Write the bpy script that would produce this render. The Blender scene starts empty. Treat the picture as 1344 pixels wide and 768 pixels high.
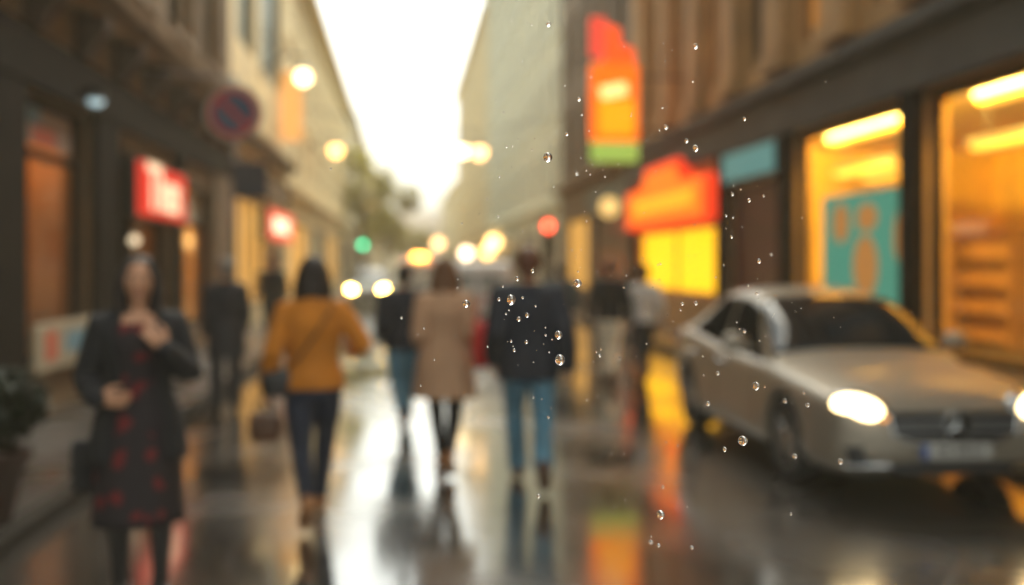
import bpy, bmesh, math, random
from mathutils import Vector as V, Matrix, noise

random.seed(11)
R = math.radians
scene = bpy.context.scene
col = scene.collection

# ------------------------------------------------------------------ materials
MATS = {}


def nodes_of(m):
    m.use_nodes = True
    nt = m.node_tree
    return nt, nt.nodes, nt.links


def mat(name, c, rough=0.6, metal=0.0, var=0.0, scale=4.0, bump=0.0, bscale=40.0, spec=0.5, coat=0.0, c2=None, sheen=0.0):
    """Principled surface; var mixes the colour with a noise (towards c2 or a darker tone)."""
    if name in MATS:
        return MATS[name]
    m = bpy.data.materials.new(name)
    nt, N, L = nodes_of(m)
    b = N['Principled BSDF']
    b.inputs['Base Color'].default_value = (*c, 1)
    b.inputs['Roughness'].default_value = rough
    b.inputs['Metallic'].default_value = metal
    b.inputs['Specular IOR Level'].default_value = spec
    b.inputs['Coat Weight'].default_value = coat
    b.inputs['Coat Roughness'].default_value = 0.16
    b.inputs['Sheen Weight'].default_value = sheen
    if var or bump:
        tc = N.new('ShaderNodeTexCoord')
    if var:
        t = N.new('ShaderNodeTexNoise')
        t.inputs['Scale'].default_value = scale
        t.inputs['Detail'].default_value = 6
        L.new(tc.outputs['Object'], t.inputs['Vector'])
        rp = N.new('ShaderNodeValToRGB')
        d = c2 if c2 else tuple(x * (1 - var) for x in c)
        rp.color_ramp.elements[0].position = 0.35
        rp.color_ramp.elements[0].color = (*d, 1)
        rp.color_ramp.elements[1].position = 0.65
        rp.color_ramp.elements[1].color = (*c, 1)
        L.new(t.outputs['Fac'], rp.inputs['Fac'])
        L.new(rp.outputs['Color'], b.inputs['Base Color'])
    if bump:
        t2 = N.new('ShaderNodeTexNoise')
        t2.inputs['Scale'].default_value = bscale
        t2.inputs['Detail'].default_value = 4
        L.new(tc.outputs['Object'], t2.inputs['Vector'])
        bp = N.new('ShaderNodeBump')
        bp.inputs['Strength'].default_value = bump
        bp.inputs['Distance'].default_value = 0.02
        L.new(t2.outputs['Fac'], bp.inputs['Height'])
        L.new(bp.outputs['Normal'], b.inputs['Normal'])
    MATS[name] = m
    return m


def glow(name, c, s, base=None):
    if name in MATS:
        return MATS[name]
    m = bpy.data.materials.new(name)
    nt, N, L = nodes_of(m)
    b = N['Principled BSDF']
    b.inputs['Base Color'].default_value = (*(base or c), 1)
    b.inputs['Roughness'].default_value = 0.6
    b.inputs['Specular IOR Level'].default_value = 0.15
    b.inputs['Emission Color'].default_value = (*c, 1)
    b.inputs['Emission Strength'].default_value = s * (0.43 if s < 3 else 0.9)   # set against exposure 1.6
    MATS[name] = m
    return m


def clear_glass(name, tint=(1, 1, 1)):
    if name in MATS:
        return MATS[name]
    m = bpy.data.materials.new(name)
    nt, N, L = nodes_of(m)
    out = N['Material Output']
    N.remove(N['Principled BSDF'])
    t = N.new('ShaderNodeBsdfTransparent')
    t.inputs['Color'].default_value = (*tint, 1)
    g = N.new('ShaderNodeBsdfGlossy')
    g.inputs['Roughness'].default_value = 0.03
    f = N.new('ShaderNodeFresnel')
    f.inputs['IOR'].default_value = 1.45
    ge = N.new('ShaderNodeNewGeometry')
    om = N.new('ShaderNodeMath')
    om.operation = 'SUBTRACT'
    om.inputs[0].default_value = 1.0
    L.new(ge.outputs['Backfacing'], om.inputs[1])
    mu = N.new('ShaderNodeMath')
    mu.operation = 'MULTIPLY'
    L.new(f.outputs['Fac'], mu.inputs[0])
    L.new(om.outputs[0], mu.inputs[1])
    mx = N.new('ShaderNodeMixShader')
    L.new(mu.outputs[0], mx.inputs['Fac'])
    L.new(t.outputs[0], mx.inputs[1])
    L.new(g.outputs[0], mx.inputs[2])
    L.new(mx.outputs[0], out.inputs['Surface'])
    MATS[name] = m
    return m


def water_mat():
    m = bpy.data.materials.new('rain_water')
    nt, N, L = nodes_of(m)
    out = N['Material Output']
    N.remove(N['Principled BSDF'])
    g = N.new('ShaderNodeBsdfGlass')
    g.inputs['IOR'].default_value = 1.333
    g.inputs['Roughness'].default_value = 0.0
    L.new(g.outputs[0], out.inputs['Surface'])
    return m


def wet_asphalt():
    m = bpy.data.materials.new('wet_asphalt')
    nt, N, L = nodes_of(m)
    b = N['Principled BSDF']
    tc = N.new('ShaderNodeTexCoord')
    big = N.new('ShaderNodeTexNoise')
    big.inputs['Scale'].default_value = 0.55
    big.inputs['Detail'].default_value = 5
    L.new(tc.outputs['Object'], big.inputs['Vector'])
    rp = N.new('ShaderNodeValToRGB')
    rp.color_ramp.elements[0].position = 0.38
    rp.color_ramp.elements[0].color = (0.09, 0.09, 0.09, 1)
    rp.color_ramp.elements[1].position = 0.62
    rp.color_ramp.elements[1].color = (0.32, 0.32, 0.32, 1)
    L.new(big.outputs['Fac'], rp.inputs['Fac'])
    L.new(rp.outputs['Color'], b.inputs['Roughness'])
    cr = N.new('ShaderNodeValToRGB')
    cr.color_ramp.elements[0].position = 0.3
    cr.color_ramp.elements[0].color = (0.018, 0.016, 0.014, 1)
    cr.color_ramp.elements[1].position = 0.7
    cr.color_ramp.elements[1].color = (0.05, 0.043, 0.036, 1)
    L.new(big.outputs['Fac'], cr.inputs['Fac'])
    L.new(cr.outputs['Color'], b.inputs['Base Color'])
    b.inputs['IOR'].default_value = 1.45
    b.inputs['Coat Weight'].default_value = 1.0
    b.inputs['Coat IOR'].default_value = 2.0
    cro = N.new('ShaderNodeMath')
    cro.operation = 'MULTIPLY'
    cro.inputs[1].default_value = 0.6
    L.new(rp.outputs['Color'], cro.inputs[0])
    L.new(cro.outputs[0], b.inputs['Coat Roughness'])
    fine = N.new('ShaderNodeTexNoise')
    fine.inputs['Scale'].default_value = 60
    fine.inputs['Detail'].default_value = 3
    L.new(tc.outputs['Object'], fine.inputs['Vector'])
    mid = N.new('ShaderNodeTexNoise')
    mid.inputs['Scale'].default_value = 2.2
    mid.inputs['Detail'].default_value = 2
    L.new(tc.outputs['Object'], mid.inputs['Vector'])
    ad = N.new('ShaderNodeMath')
    ad.operation = 'MULTIPLY_ADD'
    ad.inputs[1].default_value = 0.14
    L.new(fine.outputs['Fac'], ad.inputs[0])
    L.new(mid.outputs['Fac'], ad.inputs[2])
    bp = N.new('ShaderNodeBump')
    bp.inputs['Strength'].default_value = 0.10
    bp.inputs['Distance'].default_value = 0.03
    L.new(ad.outputs[0], bp.inputs['Height'])
    L.new(bp.outputs['Normal'], b.inputs['Normal'])
    return m


def wet_slabs():
    m = bpy.data.materials.new('wet_slabs')
    nt, N, L = nodes_of(m)
    b = N['Principled BSDF']
    tc = N.new('ShaderNodeTexCoord')
    br = N.new('ShaderNodeTexBrick')
    br.inputs['Scale'].default_value = 1.6
    br.inputs['Color1'].default_value = (0.034, 0.026, 0.02, 1)
    br.inputs['Color2'].default_value = (0.023, 0.018, 0.014, 1)
    br.inputs['Mortar'].default_value = (0.025, 0.022, 0.02, 1)
    br.inputs['Mortar Size'].default_value = 0.012
    L.new(tc.outputs['Object'], br.inputs['Vector'])
    L.new(br.outputs['Color'], b.inputs['Base Color'])
    n = N.new('ShaderNodeTexNoise')
    n.inputs['Scale'].default_value = 1.2
    n.inputs['Detail'].default_value = 5
    L.new(tc.outputs['Object'], n.inputs['Vector'])
    rp = N.new('ShaderNodeValToRGB')
    rp.color_ramp.elements[0].position = 0.35
    rp.color_ramp.elements[0].color = (0.22, 0.22, 0.22, 1)
    rp.color_ramp.elements[1].position = 0.7
    rp.color_ramp.elements[1].color = (0.6, 0.6, 0.6, 1)
    L.new(n.outputs['Fac'], rp.inputs['Fac'])
    L.new(rp.outputs['Color'], b.inputs['Roughness'])
    bp = N.new('ShaderNodeBump')
    bp.inputs['Strength'].default_value = 0.15
    bp.inputs['Distance'].default_value = 0.01
    L.new(br.outputs['Fac'], bp.inputs['Height'])
    bp.invert = True
    L.new(bp.outputs['Normal'], b.inputs['Normal'])
    return m


def spotted(name, c, spots, scale, thr):
    """A fabric printed with flower-like blots."""
    m = bpy.data.materials.new(name)
    nt, N, L = nodes_of(m)
    b = N['Principled BSDF']
    b.inputs['Roughness'].default_value = 0.85
    tc = N.new('ShaderNodeTexCoord')
    nz = N.new('ShaderNodeTexNoise')
    nz.inputs['Scale'].default_value = 14
    L.new(tc.outputs['Object'], nz.inputs['Vector'])
    ad = N.new('ShaderNodeVectorMath')
    ad.operation = 'MULTIPLY_ADD'
    ad.inputs[1].default_value = (0.08, 0.08, 0.08)
    L.new(nz.outputs['Color'], ad.inputs[0])
    L.new(tc.outputs['Object'], ad.inputs[2])
    v = N.new('ShaderNodeTexVoronoi')
    v.inputs['Scale'].default_value = scale
    L.new(ad.outputs[0], v.inputs['Vector'])
    rp = N.new('ShaderNodeValToRGB')
    rp.color_ramp.elements[0].position = thr
    rp.color_ramp.elements[0].color = (*spots, 1)
    rp.color_ramp.elements[1].position = thr + 0.06
    rp.color_ramp.elements[1].color = (*c, 1)
    L.new(v.outputs['Distance'], rp.inputs['Fac'])
    L.new(rp.outputs['Color'], b.inputs['Base Color'])
    return m


# ------------------------------------------------------------------ mesh builder
class MB:
    def __init__(self):
        self.bm = bmesh.new()

    def face(self, pts):
        vs = [self.bm.verts.new(p) for p in pts]
        return self.bm.faces.new(vs)

    def box(self, x0, x1, y0, y1, z0, z1, mtx=None):
        x0, x1 = min(x0, x1), max(x0, x1)
        y0, y1 = min(y0, y1), max(y0, y1)
        z0, z1 = min(z0, z1), max(z0, z1)
        p = [V((x, y, z)) for z in (z0, z1) for y in (y0, y1) for x in (x0, x1)]
        if mtx:
            p = [mtx @ q for q in p]
        v = [self.bm.verts.new(q) for q in p]
        for f in ((0, 2, 3, 1), (4, 5, 7, 6), (0, 1, 5, 4), (2, 6, 7, 3), (0, 4, 6, 2), (1, 3, 7, 5)):
            self.bm.faces.new([v[i] for i in f])
        return self

    def rings(self, rings, closed=True, cap=True):
        vr = [[self.bm.verts.new(p) for p in r] for r in rings]
        n = len(vr[0])
        for a, b in zip(vr, vr[1:]):
            for i in range(n if closed else n - 1):
                j = (i + 1) % n
                self.bm.faces.new((a[i], a[j], b[j], b[i]))
        if cap and closed:
            self.bm.faces.new(list(reversed(vr[0])))
            self.bm.faces.new(vr[-1])
        return self

    def tube(self, pts, rad, seg=10, side=None, round_cap=False):
        pts = [V(p) for p in pts]
        rad = rad if isinstance(rad, (list, tuple)) and len(rad) == len(pts) and not (len(pts) == 2 and isinstance(rad, tuple)) else [rad] * len(pts)
        rad = [(r, r) if not isinstance(r, (tuple, list)) else r for r in rad]
        if round_cap:
            t0 = (pts[0] - pts[1]).normalized()
            t1 = (pts[-1] - pts[-2]).normalized()
            r0, r1 = min(rad[0]), min(rad[-1])
            pre = [(pts[0] + t0 * r0 * e, tuple(x * k for x in rad[0])) for e, k in ((0.95, 0.25), (0.75, 0.62), (0.4, 0.9))]
            post = [(pts[-1] + t1 * r1 * e, tuple(x * k for x in rad[-1])) for e, k in ((0.4, 0.9), (0.75, 0.62), (0.95, 0.25))]
            pts = [p for p, _ in pre] + pts + [p for p, _ in post]
            rad = [r for _, r in pre] + rad + [r for _, r in post]
        S = None
        out = []
        for i, p in enumerate(pts):
            a = pts[max(i - 1, 0)]
            b = pts[min(i + 1, len(pts) - 1)]
            T = (b - a).normalized()
            if S is None:
                S = V(side) if side else (V((0, 0, 1)) if abs(T.z) < 0.9 else V((1, 0, 0)))
            S = (S - T * S.dot(T))
            if S.length < 1e-5:
                S = T.orthogonal()
            S.normalize()
            B = T.cross(S)
            ra, rb = rad[i]
            out.append([p + S * ra * math.cos(2 * math.pi * k / seg) + B * rb * math.sin(2 * math.pi * k / seg) for k in range(seg)])
        return self.rings(out)

    def lathe(self, prof, c=(0, 0, 0), seg=24, axis='Z'):
        c = V(c)
        out = []
        for r, h in prof:
            ring = []
            for k in range(seg):
                a = 2 * math.pi * k / seg
                u, v = r * math.cos(a), r * math.sin(a)
                p = {'Z': (u, v, h), 'X': (h, u, v), 'Y': (u, h, v)}[axis]
                ring.append(c + V(p))
            out.append(ring)
        return self.rings(out)

    def ball(self, c, r, seg=16, rg=10, fn=None):
        c = V(c)
        r = r if isinstance(r, (tuple, list)) else (r, r, r)
        out = []
        for i in range(rg + 1):
            th = math.pi * (0.02 + 0.96 * i / rg)
            ring = []
            for k in range(seg):
                a = 2 * math.pi * k / seg
                d = V((math.sin(th) * math.cos(a), math.sin(th) * math.sin(a), -math.cos(th)))
                p = V((d.x * r[0], d.y * r[1], d.z * r[2]))
                if fn:
                    p = fn(d, p)
                ring.append(c + p)
            out.append(ring)
        return self.rings(out)

    def prism(self, outline, d0, d1, axis='X'):
        """Outline in the two other axes, extruded along axis."""
        def P(u, v, d):
            return {'X': (d, u, v), 'Y': (u, d, v), 'Z': (u, v, d)}[axis]
        return self.rings([[V(P(u, v, d0)) for u, v in outline], [V(P(u, v, d1)) for u, v in outline]])

    def build(self, name, m, parent=None, world=False, smooth=False, bevel=0.0, weld=False):
        bm = self.bm
        if weld:
            bmesh.ops.remove_doubles(bm, verts=bm.verts, dist=1e-4)
        bmesh.ops.recalc_face_normals(bm, faces=bm.faces)
        if world and parent is not None:
            r = parent
            off = V((0, 0, 0))
            while r is not None:
                off += r.location
                r = r.parent
            bmesh.ops.translate(bm, verts=bm.verts, vec=-off)
        me = bpy.data.meshes.new(name)
        bm.to_mesh(me)
        bm.free()
        if smooth:
            me.shade_smooth()
        me.materials.append(m)
        o = bpy.data.objects.new(name, me)
        col.objects.link(o)
        if parent is not None:
            o.parent = parent
        if bevel:
            b = o.modifiers.new('edge', 'BEVEL')
            b.width = bevel
            b.segments = 2
            b.limit_method = 'ANGLE'
        return o


def fuse(mb, name, m, parent, voxel, smooth_it=3, world=False, fac=0.5):
    """Join overlapping closed volumes into one continuous surface."""
    o = mb.build(name, m, parent, world=world)
    o.parent = None
    r = o.modifiers.new('r', 'REMESH')
    r.mode = 'VOXEL'
    r.voxel_size = voxel
    if smooth_it:
        s = o.modifiers.new('s', 'SMOOTH')
        s.factor = fac
        s.iterations = smooth_it
    dg = bpy.context.evaluated_depsgraph_get()
    me = bpy.data.meshes.new_from_object(o.evaluated_get(dg))
    old = o.data
    o.modifiers.clear()
    o.data = me
    bpy.data.meshes.remove(old)
    me.name = name
    if not me.materials:
        me.materials.append(m)
    me.shade_smooth()
    o.parent = parent
    return o


def tag(o, label=None, cat=None, group=None, kind=None):
    for k, v in (('label', label), ('category', cat), ('group', group), ('kind', kind)):
        if v:
            o[k] = v
    return o


def empty(name, loc, label, cat, group=None, rz=0.0, sc=1.0):
    o = bpy.data.objects.new(name, None)
    col.objects.link(o)
    o.location = loc
    o.rotation_euler = (0, 0, rz)
    o.scale = (sc, sc, sc)
    o.empty_display_size = 0.1
    return tag(o, label, cat, group)


def children(o):
    return [c for c in bpy.data.objects if c.parent == o]


def copy_tree(o, parent=None):
    c = o.copy()
    col.objects.link(c)
    c.parent = parent
    for ch in children(o):
        copy_tree(ch, c)
    return c


def text_mesh(s, size, depth=0.01, spacing=1.0):
    cu = bpy.data.curves.new('lettering', 'FONT')
    cu.body = s
    cu.size = size
    cu.extrude = depth
    cu.offset = size * 0.018
    cu.space_character = spacing
    cu.align_x = 'CENTER'
    cu.align_y = 'CENTER'
    t = bpy.data.objects.new('lettering', cu)
    col.objects.link(t)
    dg = bpy.context.evaluated_depsgraph_get()
    me = bpy.data.meshes.new_from_object(t.evaluated_get(dg))
    bpy.data.objects.remove(t)
    bpy.data.curves.remove(cu)
    return me


def lettering(s, size, m, parent, mtx, depth=0.01, spacing=1.0, sx=1.0):
    me = text_mesh(s, size, depth, spacing)
    me.transform(mtx @ Matrix.Diagonal((sx, 1, 1, 1)))
    me.materials.append(m)
    o = bpy.data.objects.new('lettering', me)
    col.objects.link(o)
    o.parent = parent
    return o


def frame_mtx(o, x, y):
    """Matrix with text x axis = x, text y axis = y, placed at o."""
    x, y = V(x).normalized(), V(y).normalized()
    z = x.cross(y)
    m = Matrix((x, y, z)).transposed().to_4x4()
    m.translation = V(o)
    return m


# ------------------------------------------------------------------ camera, sky, sun
TH = R(6.2)
FOCUS = 1.5
cam = bpy.data.cameras.new('camera')
cam.lens = 35
cam.sensor_width = 36
cam.shift_y = -39 / 1344
cam.clip_start = 0.05
cam.clip_end = 1500
cam.dof.use_dof = True
cam.dof.focus_distance = FOCUS
cam.dof.aperture_fstop = 1.3
cam.dof.aperture_blades = 0
co = bpy.data.objects.new('camera', cam)
col.objects.link(co)
co.location = (0, 0, 1.7)
co.rotation_euler = (R(90), 0, -TH)
scene.camera = co

world = bpy.data.worlds.new('World')
scene.world = world
world.use_nodes = True
wn, wl = world.node_tree.nodes, world.node_tree.links
sky = wn.new('ShaderNodeTexSky')
sky.sky_type = 'NISHITA'
sky.sun_disc = False
SUN_EL, SUN_AZ = R(46), R(32)
sky.sun_elevation = SUN_EL
sky.sun_rotation = SUN_AZ
sky.dust_density = 6.0
sky.air_density = 1.0
hs = wn.new('ShaderNodeHueSaturation')          # an overcast sky: nearly colourless
hs.inputs['Saturation'].default_value = 0.15
wl.new(sky.outputs['Color'], hs.inputs['Color'])
bg = wn['Background']
bg.inputs['Strength'].default_value = 0.15
tint = wn.new('ShaderNodeMix')
tint.data_type = 'RGBA'
tint.blend_type = 'MULTIPLY'
tint.inputs[0].default_value = 1.0
tint.inputs[7].default_value = (0.95, 1.0, 0.95, 1)
wl.new(hs.outputs['Color'], tint.inputs[6])
wl.new(tint.outputs[2], bg.inputs['Color'])

sun = bpy.data.lights.new('sun', 'SUN')
sun.energy = 0.9
sun.angle = R(50)
sun.color = (1.0, 0.84, 0.58)
so = bpy.data.objects.new('sun', sun)
col.objects.link(so)
d = V((math.sin(SUN_AZ) * math.cos(SUN_EL), math.cos(SUN_AZ) * math.cos(SUN_EL), math.sin(SUN_EL)))
so.rotation_euler = d.to_track_quat('Z', 'Y').to_euler()
so.location = d * 60

vs = scene.view_settings
vs.view_transform = 'Standard'
vs.look = 'None'
vs.gamma = 1.0
vs.use_curve_mapping = False
vs.exposure = 1.6
scene.cycles.use_denoising = True
scene.cycles.max_bounces = 10
scene.cycles.transparent_max_bounces = 16
scene.cycles.transmission_bounces = 8
scene.cycles.volume_bounces = 1
scene.cycles.sample_clamp_indirect = 6.0
scene.cycles.volume_step_rate = 4.0

# ------------------------------------------------------------------ shared surfaces
stone_brown = mat('brown_stone', (0.17, 0.105, 0.046), 0.75, var=0.35, scale=1.5, bump=0.3, bscale=14)
stone_trim = mat('brown_stone_trim', (0.21, 0.13, 0.06), 0.7, var=0.3, scale=3, bump=0.2, bscale=20)
stone_warm = mat('warm_stone', (0.54, 0.31, 0.115), 0.75, var=0.3, scale=1.2, bump=0.3, bscale=12)
stone_cream = mat('cream_render', (0.85, 0.70, 0.40), 0.85, var=0.15, scale=0.6)
stone_grey = mat('grey_green_render', (0.80, 0.80, 0.62), 0.85, var=0.15, scale=0.6)
stone_pale = mat('pale_render', (0.80, 0.75, 0.57), 0.85, var=0.15, scale=0.6)
dark_front = mat('dark_shopfront', (0.012, 0.008, 0.006), 0.8, var=0.3, scale=5, spec=0.05)
dark_frame = mat('dark_frame_paint', (0.03, 0.024, 0.02), 0.4, var=0.2, scale=8)
grey_band = mat('grey_fascia', (0.075, 0.07, 0.06), 0.7, var=0.25, scale=2, spec=0.25)
window_dark = mat('upper_window_glass', (0.04, 0.038, 0.035), 0.3, spec=0.4, var=0.4, scale=1.3)
window_pale = mat('pale_window_glass', (0.22, 0.21, 0.16), 0.25, spec=0.5, var=0.5, scale=0.8)  # sky-like paleness and curtains put into the pane colour
window_sky = mat('sky_window_glass', (0.16, 0.22, 0.20), 0.3, spec=0.5)
shop_glass = clear_glass('shop_glass')
wood_dark = mat('dark_wood', (0.06, 0.03, 0.015), 0.7, var=0.4, scale=6)
metal_dark = mat('dark_metal', (0.04, 0.04, 0.042), 0.4, metal=0.6, var=0.2, scale=10)
metal_grey = mat('grey_metal', (0.3, 0.3, 0.3), 0.4, metal=0.8, var=0.2, scale=10)
chrome = mat('chrome', (0.7, 0.7, 0.7), 0.12, metal=1.0)
rubber = mat('tyre_rubber', (0.018, 0.018, 0.018), 0.8, bump=0.3, bscale=60)
black_plastic = mat('black_plastic', (0.015, 0.015, 0.016), 0.4)
white_paint = mat('white_paint', (0.75, 0.75, 0.72), 0.5)

# ------------------------------------------------------------------ ground
ground = MB()
ground.box(-300, 300, -60, 700, -0.5, -0.012)
tag(ground.build('ground', mat('ground_earth', (0.06, 0.055, 0.05), 0.9)), kind='structure')
KL, KR = -2.28, 4.9
XL, XR = -3.8, 6.5
road = MB()
ny = 60
ys = [-30 + i * 5 for i in range(47)]
for a, b in zip(ys, ys[1:]):
    road.face([(KL, a, 0), (KR, a, 0), (KR, b, 0), (KL, b, 0)])
tag(road.build('road', wet_asphalt(), weld=True), kind='structure')
slabs = wet_slabs()
sw = MB()
sw.box(XL - 0.6, KL - 0.14, -30, 175, -0.3, 0.10)
tag(sw.build('pavement_left', slabs), kind='structure')
sw = MB()
sw.box(KR + 0.14, XR + 0.6, -30, 175, -0.3, 0.10)
tag(sw.build('pavement_right', slabs), kind='structure')
kerb_stone = mat('kerb_stone', (0.03, 0.025, 0.02), 0.9, spec=0.1, var=0.3, scale=3)
for x0, x1, n in ((KL - 0.138, KL, 'kerb_left'), (KR, KR + 0.138, 'kerb_right')):
    k = MB()
    for i in range(170):
        y = -30 + i * 1.2
        k.box(x0, x1, y, y + 1.192, -0.3, 0.112)
    tag(k.build(n, kerb_stone, bevel=0.012), kind='structure')

# ------------------------------------------------------------------ buildings
WIN_CACHE = {}


def window_meshes(w, h, nm, nh, frame_m, pane_m):
    """A sash window in local coordinates, facing +X, bottom centre at the origin."""
    key = (round(w, 3), round(h, 3), nm, nh, frame_m.name, pane_m.name)
    if key in WIN_CACHE:
        return WIN_CACHE[key]
    f = MB()
    t = 0.07
    f.box(-0.06, 0.03, -w / 2, w / 2, 0, t).box(-0.06, 0.03, -w / 2, w / 2, h - t, h)
    f.box(-0.06, 0.03, -w / 2, -w / 2 + t, t, h - t).box(-0.06, 0.03, w / 2 - t, w / 2, t, h - t)
    for i in range(nm):
        y = -w / 2 + w * (i + 1) / (nm + 1)
        f.box(-0.05, 0.02, y - 0.03, y + 0.03, t, h - t)
    for i in range(nh):
        z = h * (0.68 if nh == 1 else (i + 1) / (nh + 1))
        f.box(-0.045, 0.015, -w / 2 + t, w / 2 - t, z - 0.025, z + 0.025)
    fo = f.build('window', frame_m)
    p = MB()
    p.box(-0.02, -0.008, -w / 2 + t * 0.5, w / 2 - t * 0.5, t * 0.5, h - t * 0.5)
    po = p.build('pane', pane_m)
    WIN_CACHE[key] = (fo.data, po.data)
    bpy.data.objects.remove(fo)
    bpy.data.objects.remove(po)
    return WIN_CACHE[key]


def add_window(root, side, xf, yc, z0, w, h, nm=1, nh=1, frame_m=None, pane_m=None, rev=0.16):
    fm, pm = window_meshes(w, h, nm, nh, frame_m or dark_frame, pane_m or window_dark)
    f = bpy.data.objects.new('window', fm)
    col.objects.link(f)
    f.parent = root
    f.location = V((xf + side * rev, yc, z0)) - root.location
    f.rotation_euler = (0, 0, 0 if side < 0 else math.pi)
    p = bpy.data.objects.new('pane', pm)
    col.objects.link(p)
    p.parent = f
    return f


def building(name, label, side, xf, y0, y1, h, depth, m, ops, roof_m=None):
    """A street house: wall with openings (ya, yb, za, zb), ends, back and a flat roof."""
    root = empty(name, (xf, (y0 + y1) / 2, 0), label, 'building')
    w = MB()
    ysn = sorted({y0, y1, *[o[0] for o in ops], *[o[1] for o in ops]})
    zsn = sorted({0.0, h, *[o[2] for o in ops], *[o[3] for o in ops]})
    for a, b in zip(ysn, ysn[1:]):
        for c, d_ in zip(zsn, zsn[1:]):
            my, mz = (a + b) / 2, (c + d_) / 2
            if any(o[0] < my < o[1] and o[2] < mz < o[3] for o in ops):
                continue
            w.face([(xf, a, c), (xf, b, c), (xf, b, d_), (xf, a, d_)])
    xr = xf + side * 0.3
    for a, b, c, d_ in ops:
        w.face([(xf, a, c), (xr, a, c), (xr, a, d_), (xf, a, d_)])
        w.face([(xf, b, c), (xr, b, c), (xr, b, d_), (xf, b, d_)])
        w.face([(xf, a, c), (xr, a, c), (xr, b, c), (xf, b, c)])
        w.face([(xf, a, d_), (xr, a, d_), (xr, b, d_), (xf, b, d_)])
    xb = xf + side * depth
    w.face([(xf, y0, 0), (xb, y0, 0), (xb, y0, h), (xf, y0, h)])
    w.face([(xf, y1, 0), (xb, y1, 0), (xb, y1, h), (xf, y1, h)])
    w.face([(xb, y0, 0), (xb, y1, 0), (xb, y1, h), (xb, y0, h)])
    w.build('wall', m, root, world=True, weld=True)
    r = MB()
    r.box(xf - side * 0.05, xb, y0 + 0.02, y1 - 0.02, h + 0.003, h + 0.25)
    r.build('roof', roof_m or metal_dark, root, world=True)
    return root


def profile_band(root, name, side, xf, y0, y1, prof, m):
    """A moulding along the facade; prof = [(projection, z)...] closed outline."""
    b = MB()
    b.prism([(xf - side * p, z) for p, z in prof], y0, y1, 'Y')
    return b.build(name, m, root, world=True)


def cornice(root, side, xf, y0, y1, z, pr, m, name='cornice'):
    return profile_band(root, name, side, xf, y0, y1, [(-0.02, z), (pr * 0.35, z), (pr * 0.5, z + 0.12), (pr * 0.95, z + 0.18), (pr, z + 0.3), (-0.02, z + 0.34)], m)


def shop_room(root, side, xf, y0, y1, z0, z1, depth, wall_m, floor_m=None):
    xa, xb = xf + side * 0.31, xf + side * depth
    w = MB()
    w.face([(xb, y0, z0), (xb, y1, z0), (xb, y1, z1), (xb, y0, z1)])
    w.face([(xa, y0, z0), (xb, y0, z0), (xb, y0, z1), (xa, y0, z1)])
    w.face([(xa, y1, z0), (xb, y1, z0), (xb, y1, z1), (xa, y1, z1)])
    w.face([(xa, y0, z1), (xb, y0, z1), (xb, y1, z1), (xa, y1, z1)])
    w.build('shop_interior', wall_m, root, world=True, weld=True)
    f = MB()
    f.face([(xa, y0, z0), (xb, y0, z0), (xb, y1, z0), (xa, y1, z0)])
    f.build('shop_floor', floor_m or wood_dark, root, world=True)


def shop_window(root, side, xf, y0, y1, z0, z1, bars=(), transom=None, frame_m=None, glass=None, rev=0.12, t=0.09):
    """Large shop window: frame with a pane as its child; bars at given y, transom at z."""
    frame_m = frame_m or dark_front
    x0, x1 = xf + side * (rev - 0.04), xf + side * (rev + 0.06)
    f = MB()
    f.box(x0, x1, y0, y1, z0, z0 + t).box(x0, x1, y0, y1, z1 - t, z1)
    f.box(x0, x1, y0, y0 + t, z0 + t, z1 - t).box(x0, x1, y1 - t, y1, z0 + t, z1 - t)
    for y in bars:
        f.box(x0, x1, y - 0.03, y + 0.03, z0 + t, z1 - t)
    if transom:
        f.box(x0 + side * 0.003, x1, y0 + t, y1 - t, transom - 0.04, transom + 0.04)
    fo = f.build('shop_window', frame_m, root, world=True)
    p = MB()
    xm = xf + side * (rev + 0.01)
    p.box(xm - 0.004, xm + 0.004, y0 + t * 0.6, y1 - t * 0.6, z0 + t * 0.6, z1 - t * 0.6)
    p.build('pane', glass or shop_glass, fo, world=True)
    return fo


ochre = mat('ochre_shop_wall', (0.76, 0.46, 0.05), 0.8, var=0.25, scale=1.2)
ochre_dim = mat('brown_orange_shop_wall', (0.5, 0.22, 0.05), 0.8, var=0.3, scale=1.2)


# ---- left side, nearest: brown stone house with the small shops
ops = [(10.36, 12.55, 0.62, 3.45), (13.6, 16.9, 0.14, 3.25), (17.45, 20.15, 0.55, 3.1)]
upper = [6.4 + 2.65 * i for i in range(6)]
ops += [(y - 0.65, y + 0.65, 5.5, 8.1) for y in upper] + [(y - 0.65, y + 0.65, 9.4, 11.6) for y in upper]
b1 = building('stone_townhouse', 'brown stone town house with dark shopfronts, red sign and heavy ledge over the shops', -1, XL, 3.0, 22.4, 15.0, 10, stone_brown, ops)
for y in upper:
    add_window(b1, -1, XL, y, 5.5, 1.3, 2.6)
    add_window(b1, -1, XL, y, 9.4, 1.3, 2.2)
    s = MB()
    s.box(XL + 0.002, XL + 0.16, y - 0.85, y + 0.85, 8.28, 8.5)
    s.prism([(y - 0.9, 8.502), (y + 0.9, 8.502), (y, 8.95)], XL + 0.002, XL + 0.2, 'X')
    s.build('window_hood', stone_trim, b1, world=True)
    s = MB()
    s.box(XL + 0.002, XL + 0.18, y - 0.8, y + 0.8, 5.36, 5.498)
    s.build('window_sill', stone_trim, b1, world=True)
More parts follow.
